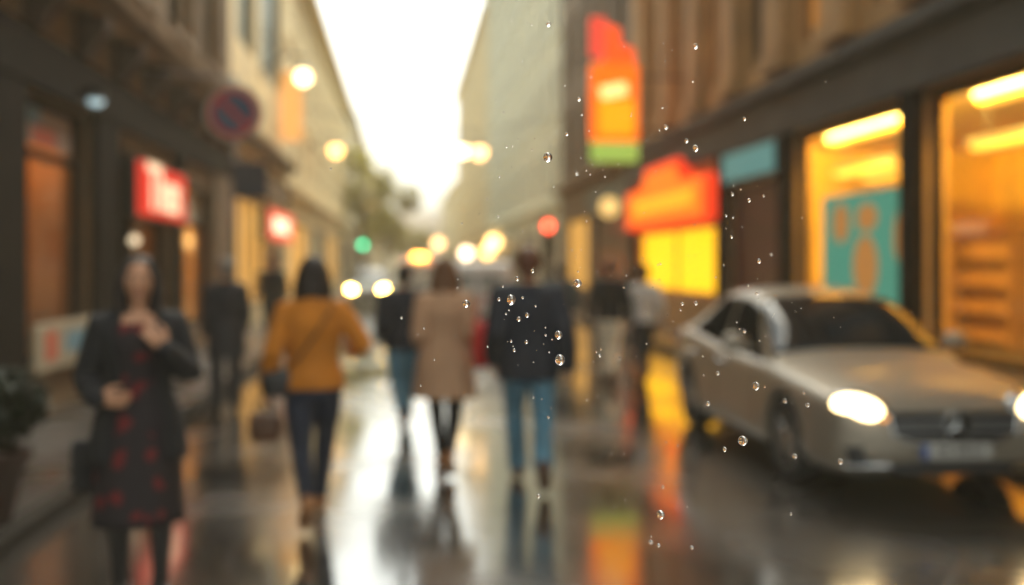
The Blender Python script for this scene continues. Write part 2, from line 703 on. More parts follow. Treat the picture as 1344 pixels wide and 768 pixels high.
for y in [5.1 + 2.65 * i for i in range(7)]:
    p = MB()
    p.box(XL + 0.002, XL + 0.14, y - 0.24, y + 0.24, 4.95, 8.9)
    p.box(XL + 0.002, XL + 0.2, y - 0.3, y + 0.3, 4.96, 5.25).box(XL + 0.002, XL + 0.2, y - 0.3, y + 0.3, 8.7, 8.95)
    p.build('pilaster', stone_trim, b1, world=True)
cornice(b1, -1, XL, 3.0, 22.4, 4.6, 0.5, stone_trim, 'ledge')
cornice(b1, -1, XL, 3.0, 22.4, 14.66, 0.8, stone_trim)
for i in range(12):
    y = 4.4 + 1.55 * i
    c = MB()
    c.prism([(XL + 0.002, 4.1), (XL + 0.14, 4.12), (XL + 0.36, 4.42), (XL + 0.36, 4.59), (XL + 0.002, 4.59)], y - 0.13, y + 0.13, 'Y')
    c.build('bracket', wood_dark, b1, world=True)
f = MB()
f.box(XL + 0.003, XL + 0.12, 3.0, 22.38, 3.5, 4.05)
f.build('shop_fascia', dark_front, b1, world=True)
for ya, yb in ((3.0, 4.2), (8.9, 10.3), (12.6, 13.55), (16.95, 17.4), (20.2, 22.38)):
    p = MB()
    p.box(XL + 0.003, XL + 0.1, ya, yb, 0.11, 3.49)
    p.box(XL + 0.003, XL + 0.14, ya - 0.02, yb + 0.02, 0.11, 0.5)
    p.build('shopfront_pier', dark_front if ya < 17 else stone_brown, b1, world=True)
p = MB()
for k in range(4):
    p.box(XL + 0.003, XL + 0.06, 4.25 + k * 1.16, 5.35 + k * 1.16, 0.11, 3.45)
p.build('shopfront_panel', wood_dark, b1, world=True)
shop_window(b1, -1, XL, 10.36, 12.55, 0.62, 3.45, transom=2.86)
shop_room(b1, -1, XL, 10.0, 13.0, 0.4, 3.6, 4.0, ochre_dim)
shop_window(b1, -1, XL, 15.1, 16.9, 0.14, 3.25, transom=2.3, rev=0.2)
dr = shop_window(b1, -1, XL, 13.6, 15.05, 0.14, 3.25, transom=2.3, rev=0.26)
dr.name = 'shop_door'
hd = MB()
hd.tube([(XL - 0.2, 14.85, 1.0), (XL - 0.14, 14.85, 1.03), (XL - 0.14, 14.85, 1.5), (XL - 0.2, 14.85, 1.53)], 0.015)
hd.build('handle', chrome, dr, world=True)
shop_room(b1, -1, XL, 13.2, 17.1, 0.12, 3.6, 4.5, ochre_dim)
shop_window(b1, -1, XL, 17.45, 20.15, 0.55, 3.1, transom=2.4)
shop_room(b1, -1, XL, 17.3, 20.6, 0.3, 3.6, 4.0, ochre)
pale_blind = mat('pale_blind', (0.55, 0.5, 0.4), 0.8)
bl = MB()
bl.box(XL - 0.2, XL - 0.18, 17.55, 20.05, 2.46, 3.0)
bl.build('roller_blind', pale_blind, b1, world=True)


def shop_light(x, y, z, lx, ly, m, label, group, drop=0.5):
    r = empty('ceiling_light', (x, y, z), label, 'lamp', group)
    h_ = MB()
    h_.box(-lx / 2 - 0.02, lx / 2 + 0.02, -ly / 2 - 0.03, ly / 2 + 0.03, 0.05, 0.11)
    for s in (-1, 1):
        h_.box(-0.006, 0.006, s * ly * 0.4 - 0.006, s * ly * 0.4 + 0.006, 0.108, drop)
    h_.build('housing', metal_grey, r)
    t_ = MB()
    t_.tube([(0, -ly / 2, 0), (0, ly / 2, 0)], [(0.045, lx / 2)] * 2, seg=14, side=(0, 0, 1), round_cap=True)
    t_.build('tube', m, r, smooth=True)
    return r


fill_tube_left = glow('orange_fill_tube', (1.0, 0.40, 0.08), 0.2)  # tubes added to light the left shop rooms
for y, lb in ((11.5, 'added orange fill tube inside the shop window behind the standing woman'), (15.2, 'added orange fill tube inside the shop under the red sign'), (19.0, 'added orange fill tube inside the shop with the pale blind')):
    shop_light(XL - 1.9, y, 3.25, 0.16, 1.6, fill_tube_left, lb, None, 0.35)


def flat_sign(name, label, xf, side, y0, y1, z0, z1, m, thick=0.12, frame=None):
    r = empty(name, (xf, (y0 + y1) / 2, z0), label, 'sign')
    b = MB()
    b.box(xf, xf - side * thick, y0, y1, z0, z1)
    b.build('sign_box', frame or metal_dark, r, world=True, bevel=0.01)
    f_ = MB()
    f_.box(xf - side * (thick + 0.003), xf - side * (thick + 0.012), y0 + 0.03, y1 - 0.03, z0 + 0.03, z1 - 0.03)
    f_.build('face_panel', m, r, world=True)
    return r


red_lit = glow('red_lit_sign', (0.85, 0.022, 0.008), 0.5, (0.5, 0.02, 0.01))
letter_lit = glow('cream_lit_letters', (1.0, 0.70, 0.46), 0.72)
sg = flat_sign('shop_sign', 'red lit box sign with cream lettering over the dark shop door', XL + 0.13, -1, 13.75, 16.75, 2.32, 3.12, red_lit)
lettering('Tkes', 0.92, letter_lit, sg, Matrix.Translation(V((0.145, 0, 0.42))) @ frame_mtx((0, 0, 0), (0, 1, 0), (0, 0, 1)), sx=1.12)

# ---- left, second: narrower house with big upper glazing
ops = [(23.4, 28.6, 0.6, 3.35), (29.4, 31.9, 0.14, 3.2), (23.3, 26.2, 6.9, 11.2), (27.0, 31.8, 6.9, 11.2)]
b2 = building('glazed_house', 'narrow house with tall greenish upper windows and an orange lit shop', -1, XL, 22.4, 33.0, 14.0, 10, stone_cream, ops)
add_window(b2, -1, XL, 24.75, 6.9, 2.9, 4.3, 2, 2, dark_frame, window_sky)
add_window(b2, -1, XL, 29.4, 6.9, 4.8, 4.3, 4, 2, dark_frame, window_sky)
cornice(b2, -1, XL, 22.4, 33.0, 4.5, 0.4, stone_trim, 'ledge')
cornice(b2, -1, XL, 22.4, 33.0, 13.66, 0.6, stone_trim)
f = MB()
f.box(XL + 0.003, XL + 0.1, 22.42, 32.98, 3.45, 4.2)
f.build('shop_fascia', stone_trim, b2, world=True)
orange_pane = glow('orange_lit_window', (1.0, 0.50, 0.10), 0.5, (0.5, 0.3, 0.1))
shop_window(b2, -1, XL, 23.4, 28.6, 0.6, 3.35, bars=(25.1, 26.9), frame_m=wood_dark, glass=orange_pane)
shop_window(b2, -1, XL, 29.4, 31.9, 0.14, 3.2, frame_m=dark_front, glass=window_dark).name = 'shop_door'
red_lit2 = glow('bright_red_lit_sign', (1.0, 0.16, 0.08), 0.95, (0.5, 0.05, 0.03))
sg = flat_sign('shop_sign', 'smaller glowing red sign over the orange lit shop window', XL + 0.12, -1, 26.2, 31.8, 2.3, 3.15, red_lit2, 0.22)
core = MB()
core.box(0.235, 0.245, -1.9, 1.4, 0.25, 0.62)
core.build('light_bar', glow('sign_core', (1.0, 0.75, 0.5), 1.6), sg)

# ---- left, third to fifth: pale houses running into the haze
def pale_house(name, label, side, xf, y0, y1, h, m, floors, pitch, wh, pane=None, ground_lit=None):
    zs = []
    z = 4.9
    fh = (h - 5.2) / floors
    n = int((y1 - y0) / pitch)
    off = (y1 - y0 - (n - 1) * pitch) / 2
    ops_, wins = [], []
    for k in range(floors):
        for i in range(n):
            y = y0 + off + i * pitch
            hh = min(wh, fh - 0.9)
            ops_.append((y - 0.55, y + 0.55, z + k * fh, z + k * fh + hh))
            wins.append((y, z + k * fh, hh))
    shops = []
    ns = max(1, int((y1 - y0) / 7))
    for i in range(ns):
        a = y0 + (y1 - y0) * i / ns + 0.8
        b = y0 + (y1 - y0) * (i + 1) / ns - 0.8
        ops_.append((a, b, 0.5, 3.2))
        shops.append((a, b))
    r = building(name, label, side, xf, y0, y1, h, 12, m, ops_)
    for y, zz, hh in wins:
        add_window(r, side, xf, y, zz, 1.1, hh, 1, 1, white_paint if m is stone_cream else dark_frame, pane or window_pale)
    for i, (a, b) in enumerate(shops):
        lit = ground_lit and i % 2 == 0
        shop_window(r, side, xf, a, b, 0.5, 3.2, bars=((a + b) / 2,), glass=ground_lit if lit else window_dark)
    cornice(r, side, xf, y0, y1, 3.9, 0.3, m, 'ledge')
    cornice(r, side, xf, y0, y1, h - 0.36, 0.55, m)
    for k in range(1, floors):
        s = MB()
        s.box(xf - side * 0.002, xf - side * 0.09, y0, y1, z + k * fh - 0.42, z + k * fh - 0.24)
        s.build('string_course', m, r, world=True)
    for i in range(max(1, int((y1 - y0) / 14))):
        c = MB()
        yy = y0 + 6 + 14 * i
        xa = xf + side * 5
        c.box(xa, xa + side * 0.7, yy, yy + 1.4, h + 0.255, h + 1.7)
        c.box(xa - side * 0.06, xa + side * 0.76, yy - 0.06, yy + 1.46, h + 1.703, h + 1.85)
        c.build('chimney', m, r, world=True)
    return r


pale_house('cream_house', 'long cream house with rows of windows beyond the glazed house', -1, XL, 33.0, 67.5, 11.9, stone_cream, 3, 2.9, 1.6, ground_lit=orange_pane)
pale_house('pale_house', 'pale house farther along the street behind the trees', -1, XL, 67.5, 112.0, 12.2, stone_pale, 3, 3.1, 1.6)
pale_house('cream_house', 'farthest low cream house on the side of the trees', -1, XL, 112.0, 175.0, 12.4, stone_cream, 3, 3.6, 1.6)

# ---- right side, nearest: warm stone house with the big lit shop windows
ops = [(6.6, 11.84, 0.5, 3.82), (12.32, 16.0, 0.5, 3.82), (16.55, 19.3, 0.14, 3.2), (20.0, 27.2, 0.95, 2.55)]
rup = [5.6 + 2.45 * i for i in range(9)]
ops += [(y - 0.45, y + 0.45, 5.3, 8.6) for y in rup] + [(y - 0.45, y + 0.45, 10.2, 12.8) for y in rup]
r1 = building('stone_townhouse', 'warm stone house with two huge yellow lit shop windows behind the silver car', 1, XR, 2.0, 28.0, 18.0, 10, stone_warm, ops)
amber_pane = glow('amber_upper_window', (1.0, 0.38, 0.05), 0.3, (0.2, 0.1, 0.05))
for i, y in enumerate(rup):
    add_window(r1, 1, XR, y, 5.3, 0.9, 3.3, 0, 1, wood_dark, amber_pane if i in (1, 3, 4, 6) else window_dark)
    add_window(r1, 1, XR, y, 10.2, 0.9, 2.6, 0, 1, wood_dark, window_dark)
for y in [4.375 + 2.45 * i for i in range(10)]:
    p = MB()
    p.box(XR - 0.002, XR - 0.2, y - 0.42, y + 0.42, 5.0, 9.4)
    p.box(XR - 0.002, XR - 0.27, y - 0.5, y + 0.5, 5.001, 5.3).box(XR - 0.002, XR - 0.27, y - 0.5, y + 0.5, 9.1, 9.42)
    p.build('pilaster', stone_warm, r1, world=True)
cornice(r1, 1, XR, 2.0, 28.0, 9.45, 0.6, stone_warm, 'ledge')
cornice(r1, 1, XR, 2.0, 28.0, 17.6, 0.8, stone_warm)
profile_band(r1, 'shop_fascia', 1, XR, 2.0, 28.0, [(-0.02, 3.88), (0.16, 3.88), (0.16, 4.5), (0.32, 4.62), (0.32, 4.8), (-0.02, 4.86)], grey_band)
for ya, yb, m in ((2.0, 6.55, dark_front), (11.86, 12.3, dark_front), (16.02, 16.5, dark_front), (19.34, 19.95, dark_front), (27.25, 27.98, dark_front)):
    p = MB()
    p.box(XR - 0.003, XR - 0.12, ya, yb, 0.11, 3.878)
    p.box(XR - 0.003, XR - 0.16, ya - 0.015, yb + 0.015, 0.11, 0.48)
    p.build('shopfront_pier', m, r1, world=True)
shop_window(r1, 1, XR, 6.6, 11.84, 0.5, 3.82, bars=(9.2,))
shop_window(r1, 1, XR, 12.32, 16.0, 0.5, 3.82)
shop_room(r1, 1, XR, 6.2, 19.35, 0.2, 4.0, 5.6, ochre)
maroon = mat('maroon_paint', (0.11, 0.012, 0.012), 0.5, var=0.3, scale=3)
dr = shop_window(r1, 1, XR, 16.55, 19.3, 0.14, 3.2, transom=2.4, frame_m=maroon, glass=maroon, rev=0.1)
dr.name = 'shop_door'
hd = MB()
hd.tube([(XR + 0.06, 17.0, 1.0), (XR - 0.02, 17.0, 1.03), (XR - 0.02, 17.0, 1.6), (XR + 0.06, 17.0, 1.63)], 0.018)
hd.build('handle', chrome, dr, world=True)
teal_lit = glow('teal_sign_face', (0.10, 0.30, 0.30), 0.35, (0.15, 0.4, 0.4))
flat_sign('shop_sign', 'plain pale teal sign panel over the maroon shop door', XR - 0.02, 1, 16.5, 19.35, 3.26, 3.84, teal_lit, 0.14)
yellow_pane = glow('yellow_lit_window', (1.0, 0.50, 0.008), 1.3, (0.6, 0.4, 0.02))
shop_window(r1, 1, XR, 20.0, 27.2, 0.95, 2.55, bars=(23.6,), glass=yellow_pane, frame_m=mat('orange_frame', (0.5, 0.13, 0.02), 0.5))
orange_face = glow('orange_lit_sign', (1.0, 0.16, 0.003), 1.15, (0.6, 0.12, 0.01))
red_edge = glow('red_lit_edge', (1.0, 0.045, 0.006), 0.9, (0.6, 0.03, 0.01))
sg = empty('shop_sign', (XR, 23.6, 2.6), 'wide orange lit sign with stepped top over the yellow window', 'sign')
b = MB()
out = [(-3.75, 0.0), (3.75, 0.0), (3.75, 1.0), (1.95, 1.05), (1.6, 1.5), (-1.4, 1.5), (-1.75, 1.02), (-3.75, 0.95)]
b.prism(out, -0.02, -0.3, 'X')
b.build('sign_box', red_edge, sg)
b = MB()
b.prism([(y * 0.9, 0.1 + z * 0.84) for y, z in out], -0.303, -0.33, 'X')
b.build('face_panel', orange_face, sg)
b = MB()
b.box(-0.333, -0.345, -2.7, 2.7, 0.38, 0.72)
b.build('letter_band', glow('amber_lit_band', (1.0, 0.34, 0.01), 1.1), sg)

# contents of the lit shop
tube_m = glow('yellow_tube', (1.0, 0.48, 0.05), 1.8)
tb = 'yellow ceiling tube inside the lit shop behind the car'
for x, z, y0_, y1_, w in ((7.25, 3.72, 13.55, 16.1, 0.26), (7.25, 3.72, 8.6, 11.75, 0.26), (8.5, 3.42, 16.2, 18.6, 0.4), (8.5, 3.42, 11.4, 14.0, 0.26), (8.9, 3.3, 16.0, 18.3, 0.3)):
    shop_light(x, (y0_ + y1_) / 2, z, w, y1_ - y0_, tube_m, tb, 'yellow ceiling tubes in the lit shop', 4.0 - z)


def shop_fill(name, x, y, z, lx, ly, aim, c, power):
    """Unseen area light added at the window head to brighten a shop room."""
    l_ = bpy.data.lights.new(name, 'AREA')
    l_.shape = 'RECTANGLE'
    l_.size, l_.size_y = ly, lx
    l_.energy = power
    l_.color = c
    o_ = bpy.data.objects.new(name, l_)
    col.objects.link(o_)
    o_.location = (x, y, z)
    o_.rotation_euler = V(aim).to_track_quat('-Z', 'Y').to_euler()


shop_fill('shop_fill_light', 6.92, 12.6, 3.92, 0.2, 12.0, (0.75, 0, -0.66), (1.0, 0.64, 0.12), 410)  # added fill lights, hidden from view behind the fascia
shop_fill('shop_fill_light', -4.22, 11.5, 3.5, 0.15, 2.6, (-0.7, 0, -0.7), (1.0, 0.50, 0.14), 14)
shop_fill('shop_fill_light', -4.22, 15.2, 3.5, 0.15, 3.4, (-0.7, 0, -0.7), (1.0, 0.50, 0.14), 9)
shop_fill('shop_fill_light', -4.22, 18.9, 3.5, 0.15, 2.8, (-0.7, 0, -0.7), (1.0, 0.50, 0.14), 35)
poster = empty('poster', (XR, 13.7, 1.0), 'teal poster with round brown pastries in the lit shop window', 'poster')
teal = glow('teal_poster', (0.10, 0.42, 0.30), 0.32, (0.08, 0.36, 0.27))  # glow stands in for light coming through the sheet
b = MB()
b.box(XR + 0.12, XR + 0.08, 12.45, 15.1, 0.75, 2.72)
b.build('sheet', teal, poster, world=True)
bun = glow('brown_bun_print', (0.75, 0.33, 0.08), 0.3, (0.5, 0.22, 0.06))  # prints glow along with the sheet, as if lit from behind
for yy, zz, ry, rz in ((14.45, 2.3, 0.28, 0.3), (13.65, 1.65, 0.38, 0.45), (13.6, 2.35, 0.32, 0.2), (12.65, 2.05, 0.16, 0.34)):
    b = MB()
    b.prism([(yy + ry * math.cos(a * math.pi / 10), zz + rz * math.sin(a * math.pi / 10)) for a in range(20)], XR + 0.0795, XR + 0.076, 'X')
    b.build('bun_picture', bun, poster, world=True)
shelf_wood = mat('ochre_wood', (0.42, 0.2, 0.05), 0.5, var=0.3, scale=5)


def shelf_unit(x, y0_, y1_, h_, label, m):
    r = empty('display_shelf', (x, (y0_ + y1_) / 2, 0.2), label, 'shelf')
    hw = (y1_ - y0_) / 2
    for s in (-1, 1):
        b_ = MB()
        b_.box(-0.2, 0.2, s * hw - 0.02, s * hw + 0.02, 0, h_)
        b_.build('side_panel', m, r)
    for k in range(5):
        b_ = MB()
        z_ = 0.1 + (h_ - 0.14) * k / 4
        b_.box(-0.19, 0.19, -hw + 0.021, hw - 0.021, z_, z_ + 0.035)
        b_.build('shelf_board', m, r)
    b_ = MB()
    b_.box(0.191, 0.2, -hw + 0.021, hw - 0.021, 0.0, h_ - 0.01)
    b_.build('back_panel', m, r)
    return r


shelf_unit(10.6, 13.2, 15.6, 2.0, 'tall ochre shelf unit at the rear of the shop behind the teal poster', shelf_wood)
shelf_unit(10.6, 16.2, 18.2, 2.1, 'ochre shelf unit deepest inside the lit shop', shelf_wood)
pic = empty('wall_picture', (12.0, 12.4, 1.9), 'dark framed picture on the ochre rear wall of the shop', 'picture')
b = MB()
b.box(-0.06, 0.0, -1.0, 1.0, -0.6, 0.9)
b.build('frame', dark_front, pic)
b = MB()
b.box(-0.066, -0.062, -0.85, 0.85, -0.45, 0.75)
b.build('canvas', mat('dark_canvas', (0.06, 0.03, 0.015), 0.7, var=0.5, scale=2), pic)
ct = empty('shop_counter', (8.6, 9.6, 0.2), 'orange brown serving counter behind the widest shop window', 'counter')
b = MB()
b.box(-0.35, 0.35, -1.6, 1.6, 0, 0.98)
b.build('counter_base', shelf_wood, ct, bevel=0.01)
b = MB()
b.box(-0.42, 0.42, -1.68, 1.68, 0.983, 1.03)
b.build('counter_top', wood_dark, ct, bevel=0.01)
for i, (x, y, lb) in enumerate(((9.6, 11.6, 'round shop column in ochre paint beside the counter'), (10.2, 8.3, 'round shop column in ochre paint deeper in the shop'))):
    cl = empty('shop_column', (x, y, 0.2), lb, 'column')
    b = MB()
    b.lathe([(0.22, 0), (0.22, 0.12), (0.17, 0.16), (0.16, 3.5), (0.22, 3.6), (0.22, 3.79)])
    b.build('shaft', ochre, cl, smooth=False)

# ---- right, second: darker teal shop house
ops = [(28.7, 33.6, 0.5, 3.2), (34.9, 39.6, 0.7, 3.4)]
r2u = [29.6 + 2.5 * i for i in range(5)]
ops += [(y - 0.5, y + 0.5, 5.2 + 3.6 * k, 7.6 + 3.6 * k) for y in r2u for k in range(4)]
r2 = building('plain_townhouse', 'brownish house with a dark teal shop and an amber shop window', 1, XR, 28.0, 41.0, 20.0, 12, stone_brown, ops)
for y in r2u:
    for k in range(4):
        add_window(r2, 1, XR, y, 5.2 + 3.6 * k, 1.0, 2.4, 1, 1)
cornice(r2, 1, XR, 28.0, 41.0, 4.4, 0.45, stone_trim, 'ledge')
cornice(r2, 1, XR, 28.0, 41.0, 19.6, 0.7, stone_trim)
teal_dark = mat('dark_teal_paint', (0.02, 0.045, 0.045), 0.45, var=0.2, scale=3)
f = MB()
f.box(XR - 0.003, XR - 0.12, 28.02, 34.5, 3.3, 4.2)
f.build('shop_fascia', teal_dark, r2, world=True)
shop_window(r2, 1, XR, 28.7, 33.6, 0.5, 3.2, bars=(31.0,), frame_m=teal_dark, glass=window_dark)
shop_window(r2, 1, XR, 34.9, 39.6, 0.7, 3.4, bars=(37.2,), glass=glow('amber_shop_window', (1.0, 0.5, 0.09), 0.55, (0.5, 0.3, 0.1)))

r3 = pale_house('grey_house', 'tall pale grey green house beyond the brown one on the side of the car', 1, XR, 41.0, 77.0, 22.2, stone_grey, 5, 3.0, 2.1)
r4 = pale_house('cream_house', 'tall cream house with a far lit lamp in front, past the grey house', 1, XR, 77.0, 122.0, 21.9, stone_cream, 5, 3.4, 2.1)
r5 = pale_house('pale_house', 'low pale house at the far end on the side of the car', 1, XR, 122.0, 175.0, 11.6, stone_pale, 3, 3.6, 1.6)

# ---- end of the street
endh = empty('closing_house', (0, 200, 0), 'hazy low house closing the far end of the street', 'building')
b = MB()
b.box(-45, 45, 200, 212, 0, 8.4)
b.build('wall', stone_pale, endh, world=True)
b = MB()
b.prism([(199.2, 8.403), (212.8, 8.403), (206, 12.0)], -45.4, 45.4, 'X')
b.build('roof', mat('grey_tiles', (0.2, 0.17, 0.15), 0.7), endh, world=True)
for i in range(15):
    for zz in (1.6, 4.9):
        wb = MB()
        wb.box(-21 + i * 3 - 0.55, -21 + i * 3 + 0.55, 199.93, 199.997, zz, zz + 1.9)
        wb.build('window', window_dark, endh, world=True)


# ------------------------------------------------------------------ trees, planter
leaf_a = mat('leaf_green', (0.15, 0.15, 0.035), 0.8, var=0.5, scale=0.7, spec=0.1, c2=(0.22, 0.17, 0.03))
nt_, N_, L_ = nodes_of(leaf_a)
tr_ = N_.new('ShaderNodeBsdfTranslucent')
tr_.inputs['Color'].default_value = (0.50, 0.46, 0.08, 1)
mx_ = N_.new('ShaderNodeMixShader')
mx_.inputs[0].default_value = 0.5
L_.new(N_['Principled BSDF'].outputs[0], mx_.inputs[1])
L_.new(tr_.outputs[0], mx_.inputs[2])
L_.new(mx_.outputs[0], N_['Material Output'].inputs['Surface'])
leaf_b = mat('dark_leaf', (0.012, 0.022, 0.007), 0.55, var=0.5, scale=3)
bark = mat('bark', (0.07, 0.05, 0.035), 0.9, bump=0.6, bscale=12)


def leaf_cloud(mb, blobs, n, size, rnd):
    for _ in range(n):
        c, r = rnd.choice(blobs)
        while True:
            d_ = V((rnd.uniform(-1, 1), rnd.uniform(-1, 1), rnd.uniform(-1, 1)))
            if 0.25 < d_.length < 1:
                break
        p = V(c) + V((d_.x * r[0], d_.y * r[1], d_.z * r[2]))
        s = size * rnd.uniform(0.6, 1.4)
        m_ = Matrix.Rotation(rnd.uniform(0, 6.28), 3, 'Z') @ Matrix.Rotation(rnd.uniform(-1.2, 1.2), 3, 'X')
        q = [m_ @ V(v) * s + p for v in ((-0.35, -0.1, 0), (0, -0.55, 0.06), (0.35, -0.1, 0), (0.25, 0.35, -0.05), (0, 0.6, -0.02), (-0.25, 0.35, -0.05))]
        mb.face(q)


def tree(x, y, h, r, label, seed):
    rnd = random.Random(seed)
    root = empty('street_tree', (x, y, 0.0), label, 'tree', None)
    t = MB()
    t.tube([(0, 0, 0), (0.05, 0.02, h * 0.2), (-0.05, 0.05, h * 0.45), (0.02, 0, h * 0.75)], [0.2, 0.15, 0.12, 0.05])
    blobs = []
    for k in range(9):
        a = k * 2.4 + rnd.uniform(-0.3, 0.3)
        z0_ = h * rnd.uniform(0.28, 0.55)
        e = V((math.cos(a) * r * rnd.uniform(0.4, 0.8), math.sin(a) * r * rnd.uniform(0.4, 0.8), h * rnd.uniform(0.45, 0.88)))
        t.tube([(0, 0, z0_), tuple(e * 0.5 + V((0, 0, z0_ * 0.5 + 0.2))), tuple(e)], [0.08, 0.05, 0.02], seg=6)
        blobs.append((e, (r * rnd.uniform(0.3, 0.5),) * 2 + (h * rnd.uniform(0.09, 0.15),)))
    blobs.append((V((0, 0, h * 0.87)), (r * 0.4, r * 0.4, h * 0.12)))
    t.build('trunk', bark, root, smooth=True)
    c = MB()
    leaf_cloud(c, blobs, 2600, 0.26, rnd)
    c.build('crown', leaf_a, root)
    return root


tree(-2.75, 66, 9.4, 2.4, 'nearer tall street tree with yellowish green crown against the bright sky', 3)
tree(-1.4, 78, 8.2, 2.4, 'second street tree just behind the tall one', 5)
tree(0.6, 110, 5.6, 3.0, 'low wide tree farther off in the middle of the street end', 8)
tree(-1.9, 102, 7.6, 2.6, 'slim hazy tree farther off on the shady side', 9)

pl = empty('potted_shrub', (-2.62, 6.45, 0.1), 'dark green shrub in a brown pot beside the standing woman', 'plant')
b = MB()
b.lathe([(0.0, 0.0), (0.2, 0.0), (0.29, 0.36), (0.32, 0.38), (0.32, 0.44), (0.28, 0.44), (0.26, 0.38), (0.0, 0.37)])
b.build('pot', mat('brown_pot', (0.05, 0.022, 0.014), 0.7, var=0.4, scale=5), pl)
rnd = random.Random(4)
b = MB()
for k in range(10):
    a = k * 0.63
    b.tube([(0.05 * math.cos(a), 0.05 * math.sin(a), 0.36), (0.2 * math.cos(a), 0.2 * math.sin(a), 0.72)], [0.012, 0.006], seg=5)
b.build('stem', bark, pl)
b = MB()
leaf_cloud(b, [((0, 0, 0.68), (0.34, 0.34, 0.25)), ((0.15, 0.1, 0.72), (0.25, 0.25, 0.22)), ((-0.16, -0.1, 0.66), (0.25, 0.25, 0.22))], 1500, 0.07, rnd)
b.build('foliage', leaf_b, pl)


# ------------------------------------------------------------------ street furniture and lamps
globe_warm = glow('warm_lamp_globe', (1.0, 0.70, 0.34), 4.0)
globe_amber = glow('amber_lamp_globe', (1.0, 0.52, 0.15), 3.2)


def wall_lamp(y, z, x, label, m, rad=0.22):
    r = empty('street_lamp', (XL, y, z), label, 'street lamp', 'lamps on wall brackets')
    b_ = MB()
    dx = x - XL
    b_.tube([(0, 0, 0.1), (dx * 0.6, 0, 0.62), (dx, 0, 0.55), (dx, 0, 0.3)], 0.03, seg=8)
    b_.box(0.0, 0.03, -0.1, 0.1, -0.15, 0.35)
    b_.build('bracket', metal_dark, r)
    b_ = MB()
    b_.lathe([(0.0, 0.32), (0.08, 0.3), (0.24, 0.2), (0.25, 0.17), (0.0, 0.17)], (dx, 0, 0))
    b_.build('lamp_hood', metal_dark, r)
    b_ = MB()
    b_.ball((dx, 0, 0), rad)
    b_.build('globe', m, r, smooth=True)
    return r


wall_lamp(27.3, 6.7, -2.7, 'brightest globe street lamp, on a bracket beside the no stopping sign', glow('bright_lamp_globe', (1.0, 0.74, 0.34), 3.4), 0.2)
wall_lamp(40.4, 6.2, -2.7, 'dimmer globe street lamp on the wall of the cream house', globe_amber, 0.24)
wall_lamp(89.5, 6.9, -2.7, 'small amber globe lamp seen through the street tree', globe_amber, 0.3)


def span_lamp(x, y, z, label, m, rad):
    r = empty('hanging_lamp', (x, y, z), label, 'street lamp', 'lamps hung on wires over the street')
    b_ = MB()
    b_.tube([(XL - x, 0, 1.6), ((XL - x) * 0.5, 0, 1.1), (0, 0, 0.8), ((XR - x) * 0.5, 0, 1.1), (XR - x, 0, 1.6)], 0.015, seg=6)
    b_.build('span_wire', metal_dark, r)
    b_ = MB()
    b_.lathe([(0.0, 0.8), (0.02, 0.8), (0.03, 0.4), (0.12, 0.36), (0.3, 0.2), (0.3, 0.16), (0.0, 0.16)])
    b_.build('lamp_hood', metal_dark, r)
    b_ = MB()
    b_.ball((0, 0, 0), rad)
    b_.build('globe', m, r, smooth=True)
    return r


span_lamp(2.8, 48.4, 7.15, 'warm lamp hung over the street before the pale grey house', globe_warm, 0.3)
span_lamp(2.95, 39.0, 6.05, 'faint amber lamp hung over the street next to the warm one', glow('faint_amber_globe', (1, 0.55, 0.2), 3.0), 0.26)
span_lamp(3.0, 88.0, 3.4, 'faint peach lamp hung low over the far street', glow('faint_peach_globe', (1, 0.5, 0.2), 3.5), 0.4)


def lantern(y, z, label, m, rad=0.22):
    r = empty('wall_lantern', (XR, y, z), label, 'lantern', 'round lanterns on the shop walls')
    b_ = MB()
    b_.tube([(0, 0, 0.35), (-0.25, 0, 0.42), (-0.4, 0, 0.36), (-0.4, 0, 0.2)], 0.022, seg=8)
    b_.box(-0.03, 0, -0.08, 0.08, 0.2, 0.5)
    b_.build('bracket', metal_dark, r)
    b_ = MB()
    b_.ball((-0.4, 0, 0), rad)
    b_.build('globe', m, r, smooth=True)
    return r


lantern(29.2, 3.35, 'pale yellow round lantern on the dark teal shop', glow('pale_lantern', (1.0, 0.66, 0.22), 0.85), 0.3)
lantern(68, 3.1, 'large yellow lantern on the pale grey house', glow('yellow_lantern', (1.0, 0.60, 0.20), 3.2), 0.45)
lantern(73, 2.5, 'lower yellow lantern just past the large yellow one', glow('gold_lantern', (1.0, 0.55, 0.15), 3.0), 0.45)
lantern(98, 2.65, 'whitish far lantern on the tall cream house', glow('white_lantern', (1.0, 0.72, 0.44), 4.0), 0.5)

sm = empty('wall_spotlight', (XL, 11.5, 3.5), 'small round pale blue spotlight on the dark shop fascia', 'lamp')
b = MB()
b.tube([(0.12, 0, 0.1), (0.35, 0, 0.12)], 0.02)
b.lathe([(0.05, -0.05), (0.1, 0.0), (0.11, 0.12), (0.0, 0.12)], (0.4, 0, 0.02))
b.build('housing', metal_dark, sm)
b = MB()
b.ball((0.4, 0, 0.0), (0.09, 0.09, 0.06))
b.build('bulb', glow('bluish_bulb', (0.55, 0.75, 0.8), 0.7), sm, smooth=True)
sm = empty('door_lamp', (XL, 13.85, 2.0), 'small whitish globe lamp beside the shop door', 'lamp')
b = MB()
b.tube([(0.0, 0, 0.1), (0.16, 0, 0.12), (0.2, 0, 0.06)], 0.014)
b.build('bracket', metal_dark, sm)
b = MB()
b.ball((0.2, 0, 0.0), 0.065)
b.build('globe', glow('whitish_globe', (1, 0.78, 0.5), 1.0), sm, smooth=True)


